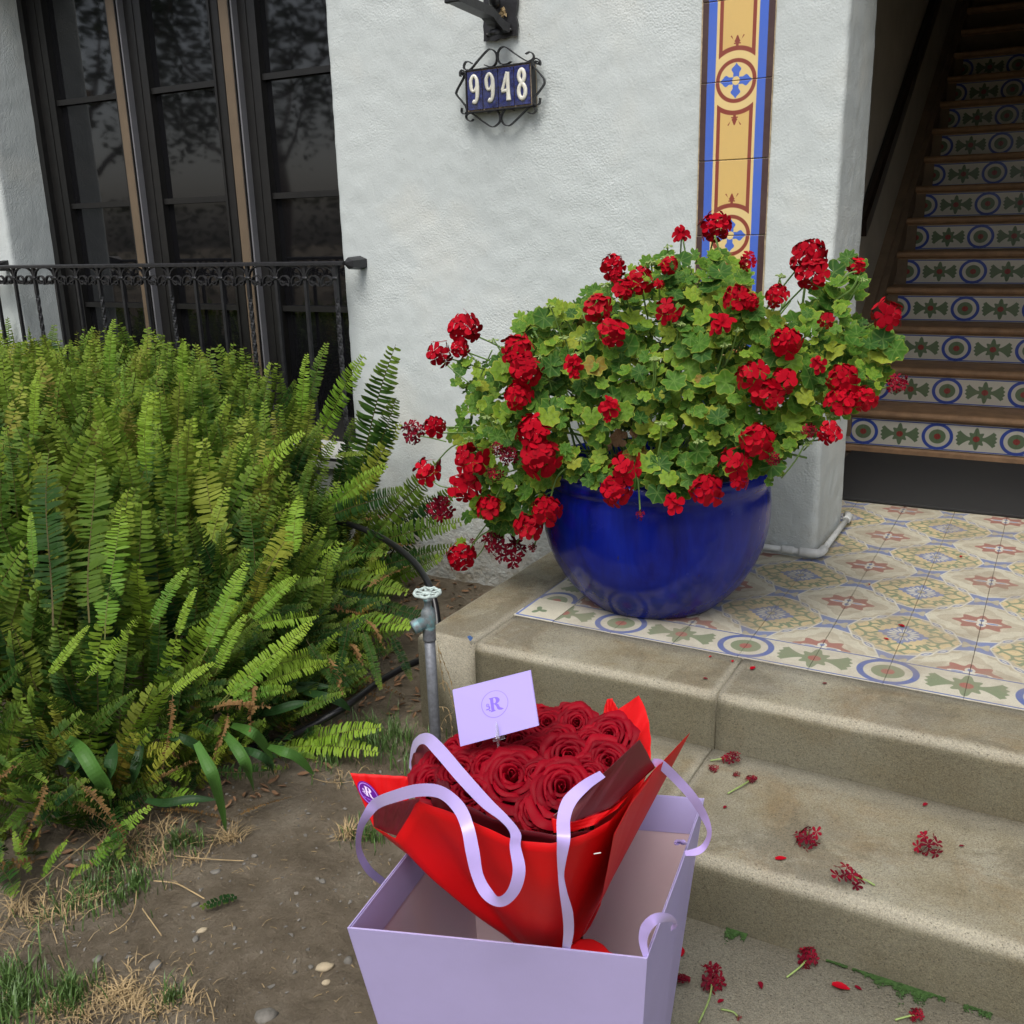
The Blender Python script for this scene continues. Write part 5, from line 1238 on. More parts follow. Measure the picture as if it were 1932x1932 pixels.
def sheet(name, rim, neck, mat, n=14, m=56, th=.0007, bow=.0, wav=.004, cr=.0022):
    """paper lofted from the neck line to the rim line; both given as (x, y, depth) in the zoomed view"""
    def res(pts, m_):
        w3 = [P(*zb2(x, y), 1, Y) for x, y, Y in pts]; L = [0]
        for a, b in zip(w3[:-1], w3[1:]): L.append(L[-1] + np.linalg.norm(b - a))
        L = np.array(L) / L[-1]; W3 = np.array(w3); ts = np.unique(np.concatenate([np.linspace(0, 1, m_)]))
        return np.stack([np.interp(ts, L, W3[:, k]) for k in range(3)], 1)
    a, b = res(rim, m), res(neck, m); V = []; F = []
    for s_ in (0, 1):
        for i in range(n + 1):
            t = i / n
            for j in range(m):
                p = b[j] + (a[j] - b[j]) * t; k = math.sin(PI * t) * bow * math.sin(PI * j / (m - 1))
                wv_ = wav * math.sin(j * .45 + t * 2.) * t * (1 - t) * 4 + wav * .6 * noise.noise(Vector((j * .15, t * 3, len(name))))
                u_ = j / (m - 1); fold = cr * (abs(((u_ * 5.3 + .35 * t) % 1) - .5) + .6 * abs(((u_ * 8.1 - .5 * t + .3) % 1) - .5)) * 2 * t * (1 - .35 * t) + cr * .8 * abs(((t * 2.7 + u_ * 1.9) % 1) - .5) * (4 * u_ * (1 - u_))
                V.append(p + np.array([0, -k + wv_ + s_ * th - fold, 0]))
    K = (n + 1) * m
    for i in range(n):
        for j in range(m - 1):
            q_ = i * m + j; F.append((q_, q_ + 1, q_ + m + 1, q_ + m)); F.append((K + q_, K + q_ + m, K + q_ + m + 1, K + q_ + 1))
    for j in range(m - 1): q_ = n * m + j; F.append((q_, q_ + 1, K + q_ + 1, K + q_))
    for i in range(n):
        q_ = i * m; F.append((q_, q_ + m, K + q_ + m, K + q_)); q_ = i * m + m - 1; F.append((q_, K + q_, K + q_ + m, q_ + m))
    o = MB().add(V, F).build(name, mat, bq, True); o.matrix_basis = qinv; return o
# outermost red front sheet
sheet('wrapping_sheet', [(192, 882, 1.15), (315, 935, 1.08), (425, 745, 1.06), (620, 822, 1.03), (760, 885, 1.0), (900, 938, .985), (1120, 968, .985), (1270, 915, 1.02), (1400, 840, 1.07), (1500, 735, 1.14), (1600, 605, 1.22), (1700, 505, 1.30), (1790, 410, 1.38)],
      [(905, 1480, 1.14), (960, 1500, 1.12), (1040, 1515, 1.11), (1130, 1510, 1.11), (1232, 1455, 1.15)], MAT['redpaper'], bow=.022, cr=.008)
# left flap with the sticker
lf = sheet('wrapping_sheet', [(75, 617, 1.17), (230, 626, 1.19), (400, 636, 1.21)], [(190, 885, 1.16), (260, 890, 1.17), (330, 900, 1.18)], MAT['redpaper'], wav=.001)
sheet('maroon_lining', [(190, 782, 1.152), (300, 765, 1.135), (430, 742, 1.10)], [(192, 888, 1.152), (250, 915, 1.13), (316, 938, 1.10)], MAT['maroon'], wav=.001)
sheet('maroon_lining', [(382, 560, 1.27), (400, 490, 1.28), (440, 430, 1.29), (500, 520, 1.26), (560, 640, 1.20)], [(385, 690, 1.20), (430, 720, 1.18), (520, 760, 1.14), (560, 780, 1.12), (600, 800, 1.10)], MAT['maroon'], wav=.002)
sheet('maroon_lining', [(480, 752, 1.10), (515, 710, 1.09), (640, 765, 1.065), (800, 850, 1.035), (950, 902, 1.015), (1110, 930, 1.01), (1290, 905, 1.05)], [(600, 1100, 1.12), (760, 1200, 1.11), (900, 1250, 1.10), (1100, 1280, 1.10), (1250, 1200, 1.12)], MAT['maroon'], bow=.0)
sheet('maroon_lining', [(1238, 722, 1.06), (1380, 590, 1.12), (1535, 445, 1.20), (1612, 592, 1.24)], [(1098, 832, 1.03), (1115, 862, 1.03), (1200, 862, 1.035), (1385, 792, 1.10)], MAT['maroon'], wav=.001, bow=-.01)
sheet('wrapping_sheet', [(1090, 845, 1.025), (1200, 866, 1.03), (1390, 800, 1.085), (1480, 730, 1.14)], [(1100, 920, 1.02), (1200, 912, 1.03), (1300, 880, 1.05), (1420, 800, 1.10)], MAT['redpaper'], wav=.0)
sheet('wrapping_sheet', [(1425, 296, 1.47), (1480, 260, 1.48), (1530, 225, 1.48), (1560, 285, 1.46), (1580, 350, 1.44), (1590, 440, 1.40), (1590, 540, 1.36)], [(1395, 360, 1.45), (1400, 420, 1.44), (1420, 460, 1.42), (1460, 500, 1.40), (1500, 560, 1.36), (1540, 600, 1.34), (1580, 620, 1.33)], MAT['redpaper'], wav=.002)
sheet('wrapping_sheet', [(1355, 290, 1.49), (1370, 245, 1.49), (1395, 240, 1.49), (1425, 296, 1.48)], [(1340, 380, 1.47), (1360, 390, 1.47), (1390, 400, 1.47), (1410, 400, 1.47)], MAT['redpaper'], wav=.001)
sheet('wrapping_sheet', [(1405, 922, 1.035), (1500, 745, 1.125), (1600, 612, 1.21), (1700, 512, 1.29), (1788, 414, 1.37)], [(1335, 1285, 1.055), (1310, 1340, 1.08), (1285, 1390, 1.105), (1260, 1425, 1.125), (1236, 1450, 1.14)], MAT['redpaper'], bow=-.004, wav=.001)
# back of the cone and the crumpled skirt below the neck
sheet('wrapping_sheet', [(400, 640, 1.24), (520, 560, 1.38), (700, 430, 1.48), (1000, 330, 1.53), (1340, 390, 1.49), (1580, 600, 1.36)], [(905, 1480, 1.16), (1000, 1470, 1.22), (1100, 1460, 1.25), (1232, 1455, 1.18)], MAT['redpaper'], bow=-.02)
sheet('wrapping_sheet', [(905, 1478, 1.14), (1040, 1512, 1.11), (1150, 1508, 1.11), (1232, 1452, 1.15)], [(900, 1560, 1.17), (1040, 1580, 1.14), (1250, 1580, 1.13), (1430, 1540, 1.16)], MAT['redpaper'], wav=.012)
V = []; F = []
cs = P(*zb2(172, 722), 1, 1.168); ex = P(*zb2(230, 745), 1, 1.172) - cs; ey = P(*zb2(150, 660), 1, 1.170) - cs
ex, ey = ex * .92, ey * 1.0
ang0 = -.25; UV = []
for k in range(32):
    a = 2 * PI * k / 32; V.append(cs + ex * math.cos(a) + ey * math.sin(a) + np.array([0, -.0022, 0])); UV.append((.5 + .5 * math.cos(a + .15), .5 + .5 * math.sin(a + .15)))
so_ = MB().add(V + [p + np.array([0, .0008, 0]) for p in V], [tuple(range(31, -1, -1))] + [(k, (k + 1) % 32, 32 + (k + 1) % 32, 32 + k) for k in range(32)], UV + UV).build('round_sticker', MAT['sticker'], bq); so_.matrix_basis = qinv
st_ = MB().add(*sweep([P(*zb2(1302, 1026), 1, .99), P(*zb2(1338, 1020), 1, .995)], circ(.0008, 5))).build('staple', MAT['whitepipe'], bq); st_.matrix_basis = qinv
# envelope on its clear pick
ev = [P(853.7, 1302, 1, 1.27), P(1000.4, 1265, 1, 1.29), P(1016, 1369, 1, 1.235), P(868.5, 1408.5, 1, 1.215)]
env = empty('gift_envelope', 'small lavender envelope with a round R logo held above the roses', 'envelope', loc=tuple(ev[3]))
einv = Matrix.Translation(Vector(env.location)).inverted()
V = ev + [p + np.array([0, .0025, 0]) for p in ev]
o = MB().add(V, [(3, 2, 1, 0)[::-1], (4, 5, 6, 7)] + [(k, (k + 1) % 4, 4 + (k + 1) % 4, 4 + k) for k in range(4)], [(0, 1), (1, 1), (1, 0), (0, 0)] * 2).build('card', MAT['envelope'], env); o.matrix_basis = einv
e_ = lambda x, y, Y: P(839.4 + .1003 * x, 1259.1 + .1003 * y, 1, Y)
o = MB().add(*sweep([e_(960, 1010, 1.232), e_(975, 1100, 1.226), e_(985, 1250, 1.22), e_(995, 1340, 1.215)], rect(.005, .0015), up=(0, 1, 0), scale=[.2, .9, 1.2, 1.2])).build('pick_prong', MAT['clear'], env); o.matrix_basis = einv
o = MB().add(*sweep([e_(900, 1370, 1.235), e_(1130, 1310, 1.245)], rect(.005, .002), up=(0, 1, 0))).build('pick_clip', MAT['clear'], env); o.matrix_basis = einv
o = MB().add(*sweep([e_(1000, 1340, 1.24), e_(1010, 1700, 1.24)], circ(.002, 6))).build('pick_stem', MAT['clear'], env); o.matrix_basis = einv
# ribbons of the bag
def ribbon(pts, ws, parent=bag, ups=None):
    """pts: (x,y,depth) centre line; width in metres; the flat side turns as given by (nx,ny,nz)"""
    w3 = smooth_path([P(*zb2(x, y), 1, Y) for x, y, Y, *_ in pts], 7); n = len(w3); k = np.linspace(0, len(pts) - 1, n)
    wd = np.interp(k, range(len(pts)), [p[3] for p in pts]); tilt = np.interp(k, range(len(pts)), [p[4] if len(p) > 4 else 0 for p in pts])
    V = []; F = []; S = []; K = []
    for i in range(n):
        t = Vector(w3[min(i + 1, n - 1)] - w3[max(i - 1, 0)]).normalized(); view = Vector(CAM - w3[i]).normalized()
        s_ = t.cross(view).normalized(); S.append(Matrix.Rotation(tilt[i] * 1.0, 3, t) @ s_); K.append(t)
    S2 = [sum((S[max(0, min(n - 1, i + k))] for k in range(-4, 5)), Vector((0, 0, 0))).normalized() for i in range(n)]
    for side_ in (0, 1):
        for i in range(n):
            nn = S2[i].cross(K[i]) * (.0007 * side_); w_ = wd[i] * .31; c = Vector(w3[i]) + nn
            V += [c - S2[i] * w_, c, c + S2[i] * w_]
    for i in range(n - 1):
        for j in range(2):
            a = i * 3 + j; F.append((a, a + 3, a + 4, a + 1)); a += n * 3; F.append((a, a + 1, a + 4, a + 3))
    return atbag(MB().add(V, F).build('ribbon_handle', MAT['ribbon'], parent, True))
ribbon([(245, 1170, 1.18, .020, .3), (170, 1110, 1.13, .022, .2), (118, 1010, 1.10, .022, .9), (125, 900, 1.09, .024, .9), (165, 820, 1.09, .026, .3), (210, 770, 1.09, .030, .2), (300, 735, 1.06, .030, .2), (420, 705, 1.03, .030, .2), (530, 715, 1.01, .030, .5), (620, 790, .985, .030, .3), (665, 890, .965, .028, .1), (690, 1010, .955, .030, 0), (715, 1130, .95, .028, .6), (760, 1220, .945, .030, .4), (830, 1265, .94, .030, .9), (895, 1215, .945, .030, .7), (925, 1110, .95, .028, .2), (905, 990, .96, .026, .5), (905, 920, .97, .028, .8), (850, 850, .99, .024, .8), (760, 770, 1.02, .028, .3), (640, 640, 1.08, .032, 0), (520, 500, 1.15, .034, 0), (455, 445, 1.20, .032, .3), (400, 480, 1.26, .026, .8), (378, 600, 1.30, .014, .9)], None)
ribbon([(1345, 625, 1.08, .018, .3), (1260, 680, 1.04, .024, .3), (1180, 760, 1.01, .030, .2), (1150, 850, .985, .028, .1), (1150, 950, .96, .028, .2), (1140, 1050, .965, .022, .5), (1138, 1130, .98, .016, .8), (1150, 1220, .99, .018, .5), (1170, 1320, 1.01, .024, .1), (1175, 1420, 1.04, .024, .2), (1160, 1520, 1.07, .018, .3)], None)
ribbon([(1595, 560, 1.24, .016, .6), (1640, 575, 1.25, .024, .3), (1720, 650, 1.28, .024, .2), (1800, 740, 1.30, .024, .3), (1860, 840, 1.32, .022, .5), (1885, 920, 1.32, .016, .9), (1862, 985, 1.32, .018, .7), (1820, 1015, 1.31, .020, .4), (1762, 1025, 1.30, .014, .6)], None)
ribbon([(1568, 1550, 1.10, .014, .5), (1550, 1470, 1.10, .020, .4), (1565, 1400, 1.10, .026, .2), (1610, 1355, 1.105, .026, .6), (1670, 1350, 1.13, .026, .6), (1712, 1378, 1.16, .014, .9), (1692, 1405, 1.17, .010, .9)], None)
def knot(x, y, Y):
    pts = [P(*zb2(x + 26 * math.sin(t * 2.1), y + 10 * math.sin(t * 3.7)), 1, Y + .006 * math.cos(t * 3)) for t in np.linspace(0, 6, 26)]
    atbag(MB().add(*sweep(pts, rect(.005, .0015))).build('ribbon_knot', MAT['ribbon'], bag))
knot(345, 1228, 1.15); knot(1738, 968, 1.36)
# ------------------------------------------------------------------ fallen flowers
vz = lambda x, y: (1227 + .365 * x, 1227 + .365 * y)
fall = [(420, 580, -.163, 62, 1, (-110, -10), 'dark wilted geranium cluster lying by the joint at the back of the upper step'), (325, 622, -.163, 32, 0, None, 'crumpled red blossom lying left of the dark cluster near the step joint'),
        (520, 680, -.163, 40, 1, (-120, 60), 'shrivelled red florets on a bent green stem on the upper step'), (445, 650, -.163, 26, 1, None, 'tiny faded florets between two wilted clusters on the upper step'),
        (812, 1000, -.163, 88, 1, (-30, -70), 'wilted red geranium head in the middle of the upper step'), (1010, 1195, -.163, 95, 0, (150, 20), 'bright red geranium head with a green stem near the upper step nosing'),
        (1435, 1035, -.163, 92, 1, None, 'flattened dark red flower head at the right of the upper step'), (815, 1610, -.33, 72, 1, (-110, 80), 'dark wilted flower head on the lowest landing against the step riser'),
        (320, 1725, -.33, 85, 1, (-70, 200), 'withered flower with long bent green stem on the landing beside the bag'), (155, 1720, -.33, 60, 1, None, 'dark flower head half hidden behind the right edge of the bag'), (1375, 1900, -.33, 50, 0, (-110, 10), 'small red blossom with buds at the bottom edge of the landing'), (455, 1905, -.33, 20, 1, (-90, -50), 'green seed stalk with curled tips on the landing at the photo bottom')]
fr = random.Random(4)
for (x, y, zz, r_, w_, stem, lab) in fall:
    p = P(*vz(x, y), 2, zz); dist = -(R @ (p - CAM))[2]; s = r_ * .365 / 1840 * dist * 1.25; p = p + np.array([0, 0, s * .28])
    t = empty('fallen_flower', lab, 'fallen flower', 'geranium flowers fallen on the steps', tuple(p))
    o = put('petals', fr.choice(HW) if (w_ or fr.random() < .5) else HM[4], (0, 0, 0), (fr.uniform(-.5, .5), fr.uniform(-.5, .5), fr.uniform(0, 6)), t); o.scale = (s, s * .8, s * .5)
    if stem:
        e = P(*vz(x + stem[0], y + stem[1]), 2, zz + .004) - p; mid = e * .5 + np.array([.006, .004, .003])
        MB().add(*sweep(smooth_path([(0, 0, 0), mid, e], 4), circ(.0021, 6))).build('stem', MAT['bud'], t, True)
def petal_obj(x, y, zz, s, lab, mat='petal', px=True):
    p = P(*(vz(x, y) if px else (x, y)), 2, zz + .003); m = MB(); V = []; a = fr.uniform(0, 6); cu = fr.uniform(.2, .7)
    for j in range(5):
        for k in (-1, 0, 1):
            l, w_ = j / 4, (.15, .7, 1, .9, .45)[j]; X_, Y_ = (l - .5) * 2 * s, k * w_ * s * .55
            V.append((X_ * math.cos(a) - Y_ * math.sin(a), X_ * math.sin(a) + Y_ * math.cos(a), abs(k) * s * cu * w_ * .6 + .25 * s * (l - .5) ** 2))
    m.add(V, [(j * 3 + k, j * 3 + k + 1, j * 3 + k + 4, j * 3 + k + 3) for j in range(4) for k in range(2)])
    o = m.build('fallen_petal', MAT[mat], None, True); o.location = p; tag(o, lab, 'petal', 'loose red petals dropped from the geranium')
for (x, y, zz, s, lab, mt) in [(675, 1077, -.163, .013, 'single red petal lying left of the middle wilted flower on the upper step', 'petal'), (985, 1742, -.33, .018, 'large folded bright red petal on the landing near the moss', 'petal'), (570, 1733, -.33, .010, 'small dark petal on the landing between two wilted flowers', 'wilt'),
      (1420, 798, -.163, .009, 'thin dark petal at the base of the porch kerb', 'wilt'), (310, 33, 0, .006, 'tiny petal by the border tiles left of the kerb joint', 'petal'), (425, 57, 0, .007, 'small petal sitting right at the top of the kerb joint', 'petal'), (530, 92, 0, .012, 'upright red petal on the kerb just right of the joint', 'petal'), (285, 147, 0, .007, 'dark curled petal on the rounded kerb left of the joint', 'wilt'),
      (900, 170, 0, .007, 'dark petal on the kerb below the ring shaped border tile', 'wilt'), (385, 812, -.163, .007, 'dark petal scrap on the upper step beside the bag', 'wilt'), (1610, 1011, -.163, .006, 'tiny dark petal right of the flattened flower head', 'wilt'), (160, 1560, -.33, .014, 'red petal peeking out behind the bag on the landing', 'petal'), (1075, 1745, -.33, .008, 'dark petal scrap at the edge of the moss', 'wilt'), (365, 1815, -.33, .008, 'dark petal scrap under the withered long stemmed flower', 'wilt')]:
    petal_obj(x, y, zz, s, lab, mt)
for (x, y, s, lab) in [(1700, 1181, .012, 'bright red petal on the porch tiles below a blue medallion'), (1672, 1205, .009, 'red petal on the porch tiles close to the front border'), (1640, 1103, .006, 'tiny dark petal on a chain pattern of the porch tiles'), (1813, 1050, .010, 'red petal on the far right porch tiles')]:
    petal_obj(x, y, 0, s, lab, 'petal', False)
# moss along the joint of the lowest step
mo = MB(); mr = random.Random(6)
for k in range(5200):
    t = mr.random(); seg_ = mr.choice([((1030, 1690), (1760, 1945), .9), ((1100, 1725), (1450, 1850), 1.6), ((1150, 1740), (1420, 1830), 2.2), ((380, 1475), (480, 1515), 1.2), ((860, 1645), (1000, 1690), .5)])
    (x0, y0), (x1, y1), wd = seg_; x, y = x0 + (x1 - x0) * t, y0 + (y1 - y0) * t
    p = P(*vz(x, y), 2, -.329); p = np.array([p[0], 1.845 - abs(mr.gauss(0, .007)) * wd * (.4 + abs(noise.noise(Vector((p[0] * 25, 0, 0)))) * 2.2), p[2] + .001])
    if noise.noise(Vector((p[0] * 14, 3, 0))) < -.12 and wd < 1: continue
    s = mr.uniform(.0012, .0032); a = mr.uniform(0, 6)
    mo.add([p + s * np.array([math.cos(a + q_), math.sin(a + q_), .3 + .9 * mr.random()]) for q_ in (0, 2.1, 4.2)] + [p + np.array([0, 0, -.001])], [(0, 1, 2), (0, 1, 3), (1, 2, 3), (2, 0, 3)])
tag(mo.build('moss', MAT['moss']), 'thin line of bright moss along the foot of the lower step', 'moss', kind='stuff')
# ------------------------------------------------------------------ grass, straw, litter, pebbles
def blades(cx, cy, n_, h, spread, mb, lean=.5, wd=.0016, r=random.Random(2), z0=None):
    for _ in range(n_):
        a = r.uniform(0, 6.28); d0 = abs(r.gauss(0, spread)); x, y = cx + d0 * math.cos(a), cy + d0 * math.sin(a); z_ = gh(x, y) if z0 is None else z0
        hh = h * r.uniform(.5, 1.2); b = r.uniform(0, 6.28); le = lean * hh * r.uniform(.3, 1.4); dx, dy = math.cos(b) * le, math.sin(b) * le; w_ = wd * r.uniform(.6, 1.4); sx, sy = -math.sin(b) * w_, math.cos(b) * w_
        V = [(x - sx, y - sy, z_ - .003), (x + sx, y + sy, z_ - .003), (x + dx * .4 - sx * .9, y + dy * .4 - sy * .9, z_ + hh * .6), (x + dx * .4 + sx * .9, y + dy * .4 + sy * .9, z_ + hh * .6), (x + dx, y + dy, z_ + hh * .85)]
        mb.add(V, [(0, 1, 3, 2), (2, 3, 4)])
gr = MB(); sw = MB(); g1 = random.Random(12)
for (x, y, n_, h, sp_) in [(60, 1560, 160, .07, .05), (110, 1650, 160, .07, .05), (20, 1700, 120, .07, .05), (370, 1600, 130, .06, .03), (380, 1660, 80, .05, .03), (880, 1620, 70, .045, .025), (560, 960, 120, .05, .05), (700, 1040, 120, .05, .05), (480, 1080, 120, .05, .06), (620, 1100, 90, .04, .05), (900, 830, 70, .05, .03), (990, 830, 60, .045, .03), (600, 900, 90, .06, .05), (350, 1170, 90, .05, .06), (1870, 780, 90, .05, .03), (1900, 800, 60, .05, .03), (1700, 420, 90, .05, .05), (1850, 330, 120, .05, .05), (1600, 350, 70, .05, .05), (1910, 330, 90, .05, .03)]:
    p = P(*z3_(x, y), 2, -.35); blades(p[0], p[1], n_, h, sp_, gr, .55, .0014, g1)
for (x, y) in [(740, 1395), (780, 1440), (720, 1420), (770, 1400), (700, 1380)]:
    p = P(x, y, 2, -.34); blades(p[0], p[1], 70, .07, .06, gr, .6, .0014, g1)
for (x, y, n_, h, sp_) in [(620, 1580, 120, .02, .045), (700, 1620, 240, .018, .05), (560, 1600, 90, .02, .05), (820, 1660, 90, .015, .04), (450, 1700, 90, .02, .05), (250, 1690, 130, .02, .05), (1190, 800, 90, .03, .02), (1790, 780, 90, .03, .02), (780, 900, 110, .03, .06), (640, 820, 90, .04, .06), (1000, 900, 60, .02, .05), (100, 1180, 120, .03, .07), (260, 1230, 90, .03, .07), (420, 1120, 60, .03, .06), (500, 750, 70, .04, .06), (850, 760, 60, .03, .05), (1240, 200, 60, .04, .1), (1750, 500, 50, .02, .06), (1000, 1640, 60, .02, .05)]:
    p = P(*z3_(x, y), 2, -.35); blades(p[0], p[1], n_, h, sp_, sw, 1.9, .0012, g1)
sticks = [([(0, 1270), (120, 1090), (300, 930), (540, 735)], .0016), ([(790, 1008), (900, 1020), (980, 1060), (1050, 1100)], .0018), ([(1050, 900), (1080, 840), (1120, 760), (1150, 720)], .0014), ([(730, 1150), (780, 1220), (830, 1290)], .0014), ([(700, 1060), (690, 1150), (640, 1230), (560, 1280)], .0014), ([(130, 1170), (260, 1150), (400, 1090), (540, 1060)], .0014), ([(1600, 480), (1700, 505), (1820, 497)], .0010), ([(1250, 905), (1130, 900), (1000, 890), (900, 880)], .0013), ([(930, 330), (925, 420), (890, 560), (860, 700)], .0010), ([(1060, 1580), (1085, 1650), (1100, 1730)], .0012), ([(300, 1390), (325, 1450), (335, 1530)], .0012)]
for pts, r_ in sticks:
    sw.add(*sweep(smooth_path([P(*z3_(*p), 2, -.337) for p in pts], 4), circ(r_, 5)))
for k in range(500):
    x, y = g1.uniform(-2.2, -.95), g1.uniform(.8, 2.6)
    if y > 1.8 and x > -1.0: continue
    l = g1.uniform(.004, .02); a = g1.uniform(0, 6.28); z_ = gh(x, y) + .0015
    sw.add(*sweep([(x, y, z_), (x + l * math.cos(a) * .5, y + l * math.sin(a) * .5, z_ + .001), (x + l * math.cos(a), y + l * math.sin(a), z_)], rect(.0012, .0006)))
tag(gr.build('grass', MAT['grass']), 'sparse green grass tufts growing from the dirt before the ferns', 'grass', kind='stuff')
tag(sw.build('dry_straw', MAT['straw']), 'scattered dry straw and thatch on the dirt', 'straw', kind='stuff')
wheat = MB()
for pts in ([(228, 790), (238, 870), (255, 960), (262, 1020)], [(228, 800), (262, 880), (300, 960), (325, 1040)], [(240, 1000), (280, 990), (300, 1040), (330, 1120)], [(235, 1120), (290, 1130), (310, 1200), (320, 1280)], [(236, 1250), (270, 1180), (320, 1150)]):
    e2 = lambda x, y: P((1150 + x * .2848 * 3.2) * .6457 if False else 742.6 + x * .184 * 1.02, 1065.4 + y * .184, 1, 2.16)
    pts3 = smooth_path([P(826 + (x - 228) * .30, 1215 + (y - 790) * .36, 1, 2.2) for x, y in pts], 5)
    wheat.add(*sweep(pts3, circ(.0010, 5)))
    for k in range(2, len(pts3) - 1, 3): wheat.add(*sweep([pts3[k], pts3[k] + np.array([.004, 0, -.006]), pts3[k] + np.array([.006, 0, -.016])], circ(.0022, 5), scale=[.3, 1, .1]))
tag(wheat.build('dry_grass_stalks', MAT['straw']), 'dry seed stalks leaning against the kerb right of the standpipe', 'dry grass', kind='stuff')
lit = MB(); l1 = random.Random(31)
for k in range(1500):
    x, y = l1.uniform(-3.0, -1.55), l1.uniform(1.3, 3.5); d_, _ = bed_d(x, y)
    if d_ < -.35 or d_ > .3: continue
    if x > -1.7 and y > 2.25: continue
    if d_ < -.08 and y < 2.3: continue
    s = l1.uniform(.006, .022); q_ = Matrix.Translation((x, y, gh(x, y) + .006)) @ Vector((l1.uniform(-.6, .6), l1.uniform(-.6, .6), 1)).to_track_quat('Z', 'Y').to_matrix().to_4x4() @ Matrix.Rotation(l1.uniform(0, 6), 4, 'Z') @ Matrix.Scale(s, 4)
    lit.add([(-1, 0, 0), (-.3, .35, .15), (.5, .3, .1), (1, 0, 0), (.4, -.35, .2), (-.4, -.3, .1), (0, 0, -.1)], [(6, 0, 1), (6, 1, 2), (6, 2, 3), (6, 3, 4), (6, 4, 5), (6, 5, 0)], None, 0, q_)
tag(lit.build('leaf_litter', MAT['dryleaf']), 'brown dead leaf litter on the soil under the ferns', 'leaf litter', kind='stuff')
def stone_mesh(c, s, r, sub=2):
    import bmesh
    bm = bmesh.new(); bmesh.ops.create_icosphere(bm, subdivisions=sub, radius=1); o = Vector((r.uniform(0, 50), 0, 0)); k = (r.uniform(.8, 1.2), r.uniform(.6, .9), r.uniform(.35, .55))
    for v in bm.verts:
        f_ = 1 + .35 * noise.noise(v.co * 1.1 + o); v.co = Vector((v.co.x * k[0], v.co.y * k[1], v.co.z * k[2])) * f_ * s
    bm.verts.index_update(); V = [v.co.copy() for v in bm.verts]; F = [tuple(v.index for v in f.verts) for f in bm.faces]; bm.free(); return V, F
s1 = random.Random(14)
for (x, y, s, mt, lab) in [(797, 1430, .017, 'stone', 'dark blue grey stone on the dirt left of the bag'), (1035, 1255, .012, 'palestone', 'tan stone touching a darker one in the middle of the dirt'), (1003, 1303, .012, 'stone', 'small dark stone just below the tan stone'), (497, 1397, .013, 'stone', 'round flat pale grey pebble left of the dark stone'), (1670, 1445, .020, 'palestone', 'cream coloured stone close to the bag'), (1785, 1405, .016, 'stone', 'grey stone half buried against the left side of the bag'), (1675, 1520, .010, 'palestone', 'small cream stone below the larger cream stone'), (1360, 1690, .026, 'stone', 'big grey stone at the bottom edge of the dirt'), (1000, 1125, .011, 'stone', 'dark stone under the dropped green frond piece'), (1307, 885, .010, 'stone', 'dark pebble on the dirt beyond the dropped frond'), (1705, 770, .011, 'stone', 'grey rounded pebble left of the red paper corner'), (1655, 1015, .010, 'stone', 'dark pebble on the dirt left of the bag ribbon'), (1595, 1440, .008, 'stone', 'small dark pebble left of the cream stone'), (1105, 955, .013, 'stone', 'elongated bluish stone at the ends of the grass'), (1203, 1245, .008, 'stone', 'small dark pebble right of the tan stone')]:
    p = P(*z3_(x, y), 2, -.345); z_ = gh(p[0], p[1]); o = MB().add(*stone_mesh(None, s * .95, s1)).build('stone', MAT[mt], None, True); o.location = (p[0], p[1], z_ + s * .15); o.rotation_euler = (0, 0, s1.uniform(0, 6)); tag(o, lab, 'stone', 'stones lying on the bare dirt')
pb = MB(); cl = MB()
for k in range(900):
    x, y = s1.uniform(-2.2, -.9), s1.uniform(.7, 2.5)
    if bed_d(x, y)[0] > .1: continue
    s = s1.choice([.0015, .002, .002, .003, .004]); z_ = gh(x, y)
    pb.add(*hull([(x + s1.gauss(0, s), y + s1.gauss(0, s), z_ + abs(s1.gauss(0, s * .6))) for _ in range(7)]))
for k in range(6500):
    x, y = s1.uniform(-2.2, -.9), s1.uniform(.7, 2.5)
    if bed_d(x, y)[0] > .0: continue
    s = s1.choice([.001, .0015, .002, .003, .0042]); z_ = gh(x, y); V = [(x + s * s1.uniform(.5, 1.2) * a, y + s * s1.uniform(.5, 1.2) * b, z_ + c * s * .8) for a, b, c in ((1, 0, 0), (0, 1, 0), (-1, 0, 0), (0, -1, 0), (.1, .1, 1))]
    cl.add(V, [(0, 1, 4), (1, 2, 4), (2, 3, 4), (3, 0, 4)])
tag(cl.build('soil_crumbs', MAT['dirt']), 'loose crumbs of dry soil on the bare ground', 'soil', kind='stuff')
tag(pb.build('gravel', MAT['stone']), 'fine gravel specks scattered over the dirt', 'gravel', kind='stuff')
